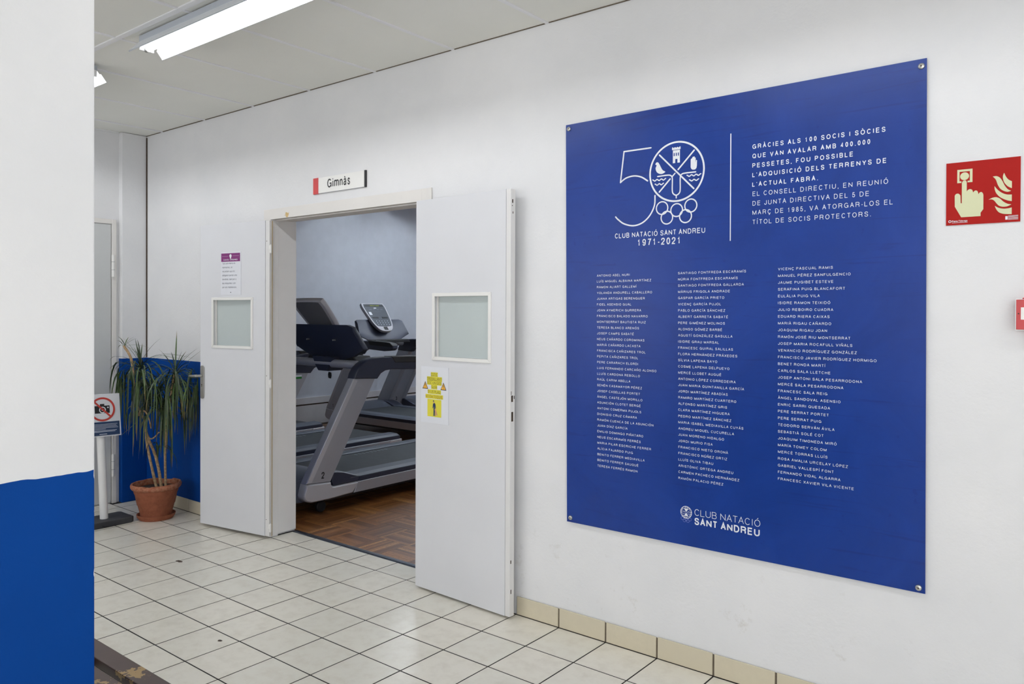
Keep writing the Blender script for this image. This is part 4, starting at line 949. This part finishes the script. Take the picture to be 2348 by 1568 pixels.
def leaf(c0, az, e0, L_, wd, droop, stiff=1.):
    """one narrow strap leaf; az in the plant's own off/dep frame, e0 start elevation"""
    n_ = 9; p = Vector(c0); e = e0; pts = [p.copy()]
    for k in range(n_):
        st = L_ / n_
        p = p + (EX * math.cos(az) + VD * math.sin(az)) * math.cos(e) * st + Vector((0, 0, math.sin(e) * st))
        e = max(e - droop * (1.25 - .08 * k) / stiff, -R(87)); az += random.uniform(-.05, .05)
        pts.append(p.copy())
    out = []
    for q in pts:
        wy = PC.y + q.y; q = q.copy()
        if PC.x + q.x < -5.24 and wy < 2.50: q.y += 2.50 - wy
        if wy > 2.872: q.y -= (wy - 2.872)
        off = q.dot(EX)
        if off > .285 and q.z < 1.15: q -= EX * (off - .285)
        if PC.x + q.x < -5.84: q.x = -5.84 - PC.x
        out.append(q)
    pts = out; mb = MB(); vs = []; at = []
    for k, q in enumerate(pts):
        d = (pts[min(k + 1, n_)] - pts[max(k - 1, 0)]).normalized()
        sd = d.cross(Vector((0, 0, 1)))
        sd = sd.normalized() if sd.length > .05 else Vector((-math.sin(az) * EX.x, -math.sin(az) * EX.y, 0)).normalized() if abs(math.sin(az)) > .1 else VD.copy()
        t = k / n_; ww = wd * (.55 + 1.6 * t * (1 - t)) * (1 - t ** 5) + .0003
        up = sd.cross(d).normalized()
        vs += [q - sd * ww * .5 + up * ww * .18, q, q + sd * ww * .5 + up * ww * .18]; at += [t] * 3
    fs = []
    for k in range(n_):
        a = 3 * k; fs += [(a, a + 1, a + 4, a + 3), (a + 1, a + 2, a + 5, a + 4)]
    me = bpy.data.meshes.new('leaf'); me.from_pydata([tuple(v) for v in vs], [], fs)
    a = me.attributes.new('tip', 'FLOAT', 'POINT'); a.data.foreach_set('value', at)
    me.materials.append(M['leaf']); link('leaf', me, pp)
def crown(c, n_up, n_mid, n_dr, Ld, spread=1.):
    for k in range(n_up): leaf(PT(*c), random.uniform(0, 6.28), R(random.uniform(58, 86)), random.uniform(.14, .25), .009, R(random.uniform(1, 6)))
    for k in range(n_mid): leaf(PT(c[0], c[1] - .02, c[2]), random.uniform(0, 6.28), R(random.uniform(25, 60)), random.uniform(.24, .36), .008, R(random.uniform(9, 15)))
    for k in range(n_dr):
        az = random.uniform(0, 6.28); q = random.uniform(0, .16)
        leaf(PT(c[0], c[1] - q, c[2]), az, R(random.uniform(-5, 52)), Ld * random.uniform(.55, 1.12), random.uniform(.009, .0145), R(random.uniform(13, 27)))
crown((-.105, 1.055, -.01), 8, 12, 76, .56)
crown((.146, 1.015, -.035), 7, 9, 70, .54)
for az, e, L_ in ((3.0, 40, .12), (2.6, 60, .11), (.4, 70, .09), (.2, 55, .10), (3.4, 15, .15), (1.5, 75, .08), (.3, 15, .17), (.1, -20, .16)): leaf(PT(-.188, 1.198, -.06), az, R(e), L_, .007, R(5))
crown((.015, .66, -.07), 0, 0, 7, .26)
crown((.075, .88, -.01), 0, 2, 34, .44)
crown((-.05, .93, .01), 0, 0, 26, .44)
crown((.075, .66, -.03), 0, 0, 6, .24)
# long single leaves that stand out against the wall
for az, e, L_, dr in ((math.pi, 22, .34, 6), (.1, 50, .36, 9), (.25, 42, .40, 8)): leaf(PT(-.105, 1.05, -.05), az, R(e), L_, .009, R(dr))
for az, e, L_, dr in ((.0, 60, .24, 3), (.2, 45, .24, 1), (1.6, 86, .29, .5)): leaf(PT(.146, 1.02, -.03), az, R(e), L_, .010, R(dr))

# ------------------------------------------------------------------ no-photo sign on a stand
st = empty('no_photo_sign_stand', (-5.41, 2.36, 0), label='white post on a black rubber base holding a sign with a crossed-out camera', cat='sign stand')
pts = [(-.115, -.175), (.085, -.175), (.095, -.165), (.095, .155), (.080, .172), (-.100, .172), (-.115, .155)]
MB().prism(pts, 0, .040, lambda p: (p[0], p[1], p[2]), .007).build('base', M['dark'], st)
MB().tube([(.0955, -.04, .017), (.101, -.03, .009), (.101, 0, .006), (.101, .03, .009), (.0955, .04, .017)], .003, 8).build('carry_grip', M['black'], st, smooth=True)
MB().tube([(0, .012, .039), (.003, -.022, .880)], .0255, 20).build('post', M['white'], st, smooth=True)
def sxf(a, b, d=0.):      # sign plane: a across (towards the door frame), b up, d towards the viewer
    tl = R(2.3)
    y = -.005 + a * math.cos(tl) + b * math.sin(-R(1.6)) - .004; z = .734 + b - a * math.sin(R(.9))
    return (.036 + d - b * .05 + a * .05, y, z)
MB().prism([(-.110, -.134), (.110, -.134), (.110, .150), (-.110, .150)], -.004, 0, lambda p: sxf(p[0], p[1], p[2])).build('placard', M['paper'], st)
P_ = Print(); P_.rect(-.104, .102, -.127, -.036); P_.build('navy_panel', 'navyp', st, lambda a, b: sxf(a, b, .0007), (1, 0, 0))
P_ = Print(); P_.rect(-.052, .043, .022, .072); P_.rect(-.018, .010, .070, .084); P_.build('camera_pictogram', 'pblack', st, lambda a, b: sxf(a, b, .0007), (1, 0, 0))
P_ = Print(); P_.ring(-.003, .044, .0185, .006, 24); P_.disc(.032, .059, .0052, 12); P_.disc(-.003, .044, .006, 12); P_.build('camera_lens_ring', 'pwhite', st, lambda a, b: sxf(a, b, .0013), (1, 0, 0))
P_ = Print(); P_.ring(-.003, .048, .074, .013, 48); P_.stroke([(-.053, .100), (.048, -.004)], .012, caps=False); P_.build('prohibition_ring', 'ringred', st, lambda a, b: sxf(a, b, .0019), (1, 0, 0))
P_ = Print()
for k, (a, b) in enumerate(((-.098, .088), (-.098, .080), (-.098, .086), (-.098, .092), (-.098, .012))): P_.stroke([(a, -.052 - k * .0082), (b, -.052 - k * .0082)], .0028, caps=False)
P_.stroke([(-.098, -.0945), (.082, -.0945)], .0036, caps=False); P_.stroke([(-.098, -.1015), (.072, -.1015)], .0036, caps=False); P_.stroke([(-.030, -.118), (.018, -.118)], .005, caps=False)
M['paleprint'] = mat('print_pale', (190, 198, 214), .5)
P_.build('small_lettering', 'paleprint', st, lambda a, b: sxf(a, b, .0013), (1, 0, 0))

# ------------------------------------------------------------------ treadmills
def lat(l0, l1): return lambda p: (p[2], p[0], p[1])
def make_treadmill():
    """local frame: x across, y from the front (0) to the rear, z up"""
    r = empty('treadmill', (0, 0, 0))
    S = lambda p: (p[2], p[0], p[1])
    stp = [(.105, .243), (.315, .228), (.734, .942), (.524, .952)]
    arm = [(.522, .948), (.534, .985), (.560, 1.025), (.595, 1.055), (.640, 1.078), (.700, 1.093), (.790, 1.099), (1.16, 1.089), (1.27, 1.078), (1.315, 1.050), (1.315, 1.020), (1.28, .995), (1.16, .984), (.90, .998), (.83, .992), (.785, .972), (.750, .935)]
    foot = [(.083, .165), (.105, .241), (.318, .227), (.322, .205), (.332, .194), (.352, .190), (.582, .190), (.512, .112), (.30, .104), (.150, .106), (.108, .120), (.088, .140)]
    hump = [(.330, .228), (.345, .194), (.352, .191), (.605, .191), (.640, .222), (.56, .236), (.50, .258), (.44, .280), (.38, .292), (.345, .292)]
    for s in (-1, 1):
        a, b = (.372, .442) if s > 0 else (-.442, -.372)
        o = MB().prism(stp, a, b, S, .012).build('upright', M['silver'], r)
        MB().prism([(.112, .250), (.150, .248), (.558, .935), (.530, .945)], a - .002 if s < 0 else b - .004, a + .004 if s < 0 else b + .002, S).build('upright_edge', M['silver2'], o)
        c = MB().prism(arm, a - .008, b + .008, S, .016).build('arm_cover', M['navy'], r, smooth=True)
        MB().prism([(.885, 1.100), (.925, 1.048), (1.16, 1.040), (1.30, 1.036), (1.318, 1.052), (1.27, 1.084), (1.16, 1.093)], a - .011, b + .011, S, .010).build('arm_grip', M['black'], c)
        o = MB().prism(foot, a - .025 if s > 0 else a - .006, b + .006 if s > 0 else b + .025, S, .020).build('foot_cover', M['silver2'], r, smooth=True)
        MB().prism(hump, (.285 if s > 0 else -.436), (.436 if s > 0 else -.285), S, .014).build('side_cover', M['navy'], r, smooth=True)
        MB().prism([(.56, .190), (.525, .112), (1.90, .112), (1.955, .190)], (.395 if s > 0 else -.446), (.446 if s > 0 else -.395), S, .006).build('side_rail', M['silver'], r)
        MB().prism([(1.958, .190), (1.903, .112), (2.06, .114), (2.095, .130), (2.108, .160), (2.105, .192)], (.390 if s > 0 else -.448), (.448 if s > 0 else -.390), S, .008).build('rail_end_cap', M['silver2'], r)
        MB().box(*((.398, .441) if s > 0 else (-.441, -.398)), .58, 2.085, .1905, .2215).build('rail_stripe', M['navy'], r)
        sec = [(.285, .236), (.30, .243), (.40, .240), (.438, .226), (.438, .2215), (.285, .2215)]
        MB().prism(sec, .50, 2.08, lambda p, s=s: (s * p[0], p[2], p[1])).build('foot_rail', M['railgrey'], r)
        MB().lathe([(.0005, -.016), (.034, -.016), (.040, -.010), (.040, .010), (.034, .016), (.0005, .016)], 20, lambda p, s=s: (s * .345 + p[2], .30 + p[0], .041 + p[1])).build('wheel', M['black'], r, smooth=True)
        MB().tube([(s * .34, 1.95, 0), (s * .34, 1.95, .10)], [.03, .018], 12).build('rear_foot', M['black'], r)
    MB().prism([(.30, .085), (.30, .19), (2.05, .20), (2.05, .12), (1.9, .085)], -.395, .395, S).build('deck_frame', M['black'], r)
    MB().prism([(.40, .218), (.40, .232), (2.04, .230), (2.075, .215), (2.06, .200)], -.284, .284, S).build('running_belt', M['belt'], r)
    MB().prism([(.005, .135), (.000, .180), (.020, .225), (.075, .262), (.16, .285), (.27, .292), (.38, .280), (.47, .246), (.50, .232), (.50, .110), (.10, .100), (.03, .112)], -.375, .375, S, .02).build('motor_hood', M['railgrey'], r, smooth=True)
    P_ = Print()
    for k in range(9): P_.stroke([(-.24 + (.0 if k else 0), 1.10 + k * .042), (-.205, 1.108 + k * .042)], .006, caps=False)
    P_.build('belt_markings', 'paleprint', r, lambda a, b: (a, b, .2325), (0, 0, 1))
    MB().tube([(-.375, .61, 1.043), (.375, .61, 1.043)], .032, 18).build('crossbar', M['silver'], r, smooth=True)
    # tray: wide navy shell with raised wings, leaning slightly forward
    def top_h(l): l = abs(l); return .312 if l < .33 else .312 - .016 * (l - .33) / .045 if l < .375 else .296 - (l - .375) / .030 * .160
    def bot_h(l): l = abs(l); return .012 if l < .14 else .012 + (l - .14) / .265 * .115
    def tray_y(l, h): return .545 + (.30 - h) * .50 + .035 * (abs(l) / .40) ** 2
    cols = [-.405, -.403, -.397, -.385, -.375, -.352, -.33, -.28, -.2, -.14, -.07, 0]; cols += [-x for x in cols[-2::-1]]
    NR = 6; vs = []; fs = []
    for side in (-.026, .026):
        for l in cols:
            for k in range(NR + 1):
                h_ = bot_h(l) + (top_h(l) - bot_h(l)) * k / NR
                edge = .010 if k in (0, NR) or abs(l) > .404 else 0
                vs.append((l, tray_y(l, h_) + side * (1 - edge / .026), 1.030 + h_))
    nc = len(cols); o2 = nc * (NR + 1)
    for i in range(nc - 1):
        for k in range(NR):
            a_ = i * (NR + 1) + k; q = (a_, a_ + 1, a_ + NR + 2, a_ + NR + 1)
            fs += [q, tuple(o2 + t for t in q[::-1])]
    for i in range(nc - 1):
        for k in (0, NR):
            a_, b_ = i * (NR + 1) + k, (i + 1) * (NR + 1) + k; fs.append((a_, b_, o2 + b_, o2 + a_))
    for i in (0, nc - 1):
        for k in range(NR):
            a_ = i * (NR + 1) + k; fs.append((a_, a_ + 1, o2 + a_ + 1, o2 + a_))
    MB().add(vs, fs).build('tray_shell', M['navy'], r, smooth=True)
    MB().prism([(-.055, -.012), (.055, -.012), (.085, .02), (.13, .10), (-.13, .10), (-.085, .02)], -.045, .11, lambda p: (p[0], .625 + p[2], .995 + p[1]), .012).build('console_mount', M['navy'], r)
    MB().prism([(-.30, 1.062), (.30, 1.062), (.27, 1.10), (-.27, 1.10)], .66, .83, lambda p: (p[0], p[2], p[1]), .012).build('tray_shelf', M['black'], r)
    for l in (-.16, .16): MB().tube([(l, .615, 1.225), (l, .553, 1.225)], .006, 10).build('screw', M['screw'], r)
    # display head: tilted shield
    sh = smoothpts([(-.185, .350), (-.192, .30), (-.175, .18), (-.150, .08), (-.095, .010), (0, -.006), (.095, .010), (.150, .08), (.175, .18), (.192, .30), (.185, .350), (.150, .366), (-.150, .366)], 3, True)
    tl = R(40)
    def dxf(p, off=0.):
        a, b, d = p; b = b * 1.2
        return (a, .723 - b * math.sin(tl) + d * math.cos(tl), 1.205 + b * math.cos(tl) + d * math.sin(tl))
    hd_ = MB().prism(sh, -.030, .008, dxf, .010).build('display_head', M['silver2'], r, smooth=True)
    fac = [(a * .86, .035 + (b - .02) * .885 + (0.012 if b > .3 else 0)) for a, b in sh]
    MB().prism([(a, b if b > .06 else .06 + (b - .06) * .15) for a, b in fac], .0075, .0100, dxf).build('display_face', M['panel'], hd_)
    MB().prism([(a * .92, b) for a, b in fac], -.034, -.0295, dxf).build('display_back', M['dback'], hd_)
    MB().box(-.150, .150, .0102, .0112, .318, .340, lambda p: dxf((p[0], p[2], p[1]))).build('display_bar', M['panel2'], hd_)
    P_ = Print(); P_.text('READY TO START', -.085, .3245, .010, width=.15, bold=.16); P_.build('led_lettering', 'led', hd_, lambda a, b: dxf((a, b, .0120)), (0, .77, .64))
    P_ = Print()
    for k in range(4): P_.rect(-.115 + k * .060, -.075 + k * .060, .272, .286)
    P_.rect(-.07, .07, .248, .252); P_.build('display_readout', 'greyp', hd_, lambda a, b: dxf((a, b, .0108)), (0, .77, .64))
    P_ = Print(); P_.rect(.098, .140, .205, .245); P_.rect(-.020, .022, .292, .302); P_.build('white_label', 'pwhite', hd_, lambda a, b: dxf((a, b, .0110)), (0, .77, .64))
    for l0, l1 in ((-.125, -.030), (.030, .125)): MB().box(l0, l1, .0102, .0130, .160, .178, lambda p: dxf((p[0], p[2], p[1]))).build('button_slot', M['panel2'], hd_)
    P_ = Print()
    for i in range(5):
        for j in range(3): P_.disc(-.088 + i * .044, .075 + j * .025, .005, 8)
    P_.build('buttons', 'paleprint', hd_, lambda a, b: dxf((a, b, .0106)), (0, .77, .64))
    MB().box(-.028, .028, .0082, .0125, .008, .046, lambda p: dxf((p[0], p[2], p[1]))).build('phone_clip', M['panel2'], hd_)
    return r
def copy_tree(o, parent=None):
    c = o.copy(); col.objects.link(c); c.parent = parent
    for ch in [x for x in bpy.data.objects if x.parent is o]: copy_tree(ch, c)
    return c
proto = make_treadmill()
TG = 'treadmills in the gym'
spots = [(-4.895, 3.200, 0, 'grey treadmill numbered 2 nearest the doorway, seen from its side', '2'),
         (-6.065, 3.200, 0, 'grey treadmill beside number 2, only its running deck showing', None),
         (-7.275, 3.200, 0, 'farthest treadmill of the front row, just the tip of its deck showing', None),
         (-7.905, 6.525, -math.pi / 2, 'grey treadmill numbered 1 against the gym wall, its display facing the hall', '1'),
         (-7.905, 7.575, -math.pi / 2, 'treadmill at the rear of the gym, cut off by the open door leaf', '3')]
tms = []
for i, (x, y, rz, lb, no) in enumerate(spots):
    o = proto if i == 0 else copy_tree(proto)
    o.location = (x, y, 0); o.rotation_euler = (0, 0, rz); tag(o, lb, 'treadmill', TG); tms.append(o)
for o, (x, y, rz, lb, no) in zip(tms, spots):
    if no:
        P_ = Print(); P_.text(no, .233, .262, .047, bold=.17, sx=1.0)
        P_.build('number_decal', 'pblack', o, lambda a, b: (.4435, a, b), (1, 0, 0))
# details only the nearest one shows
t2 = tms[0]
kl = MB().tube([(.055, .61, 1.012), (.055, .61, .975)], .0012, 6).build('clip_cord', M['white'], t2)
MB().prism([(-.012, -.045), (.010, -.050), (.016, -.025), (.012, -.004), (-.010, 0), (-.016, -.020)], -.006, .006, lambda p: (.055 + p[0], .61 + p[2], .975 + p[1]), .002).build('safety_clip', M['black'], t2)
P_ = Print(); P_.rect(.585, .662, .912, .928); P_.build('sticker', 'pwhite', t2, lambda a, b: (-.3705, a, b), (1, 0, 0))
P_ = Print(); P_.rect(.585, .662, .896, .912); P_.build('sticker', 'green', t2, lambda a, b: (-.3705, a, b), (1, 0, 0))
print('tiles', n_t, 'objects', len(bpy.data.objects))
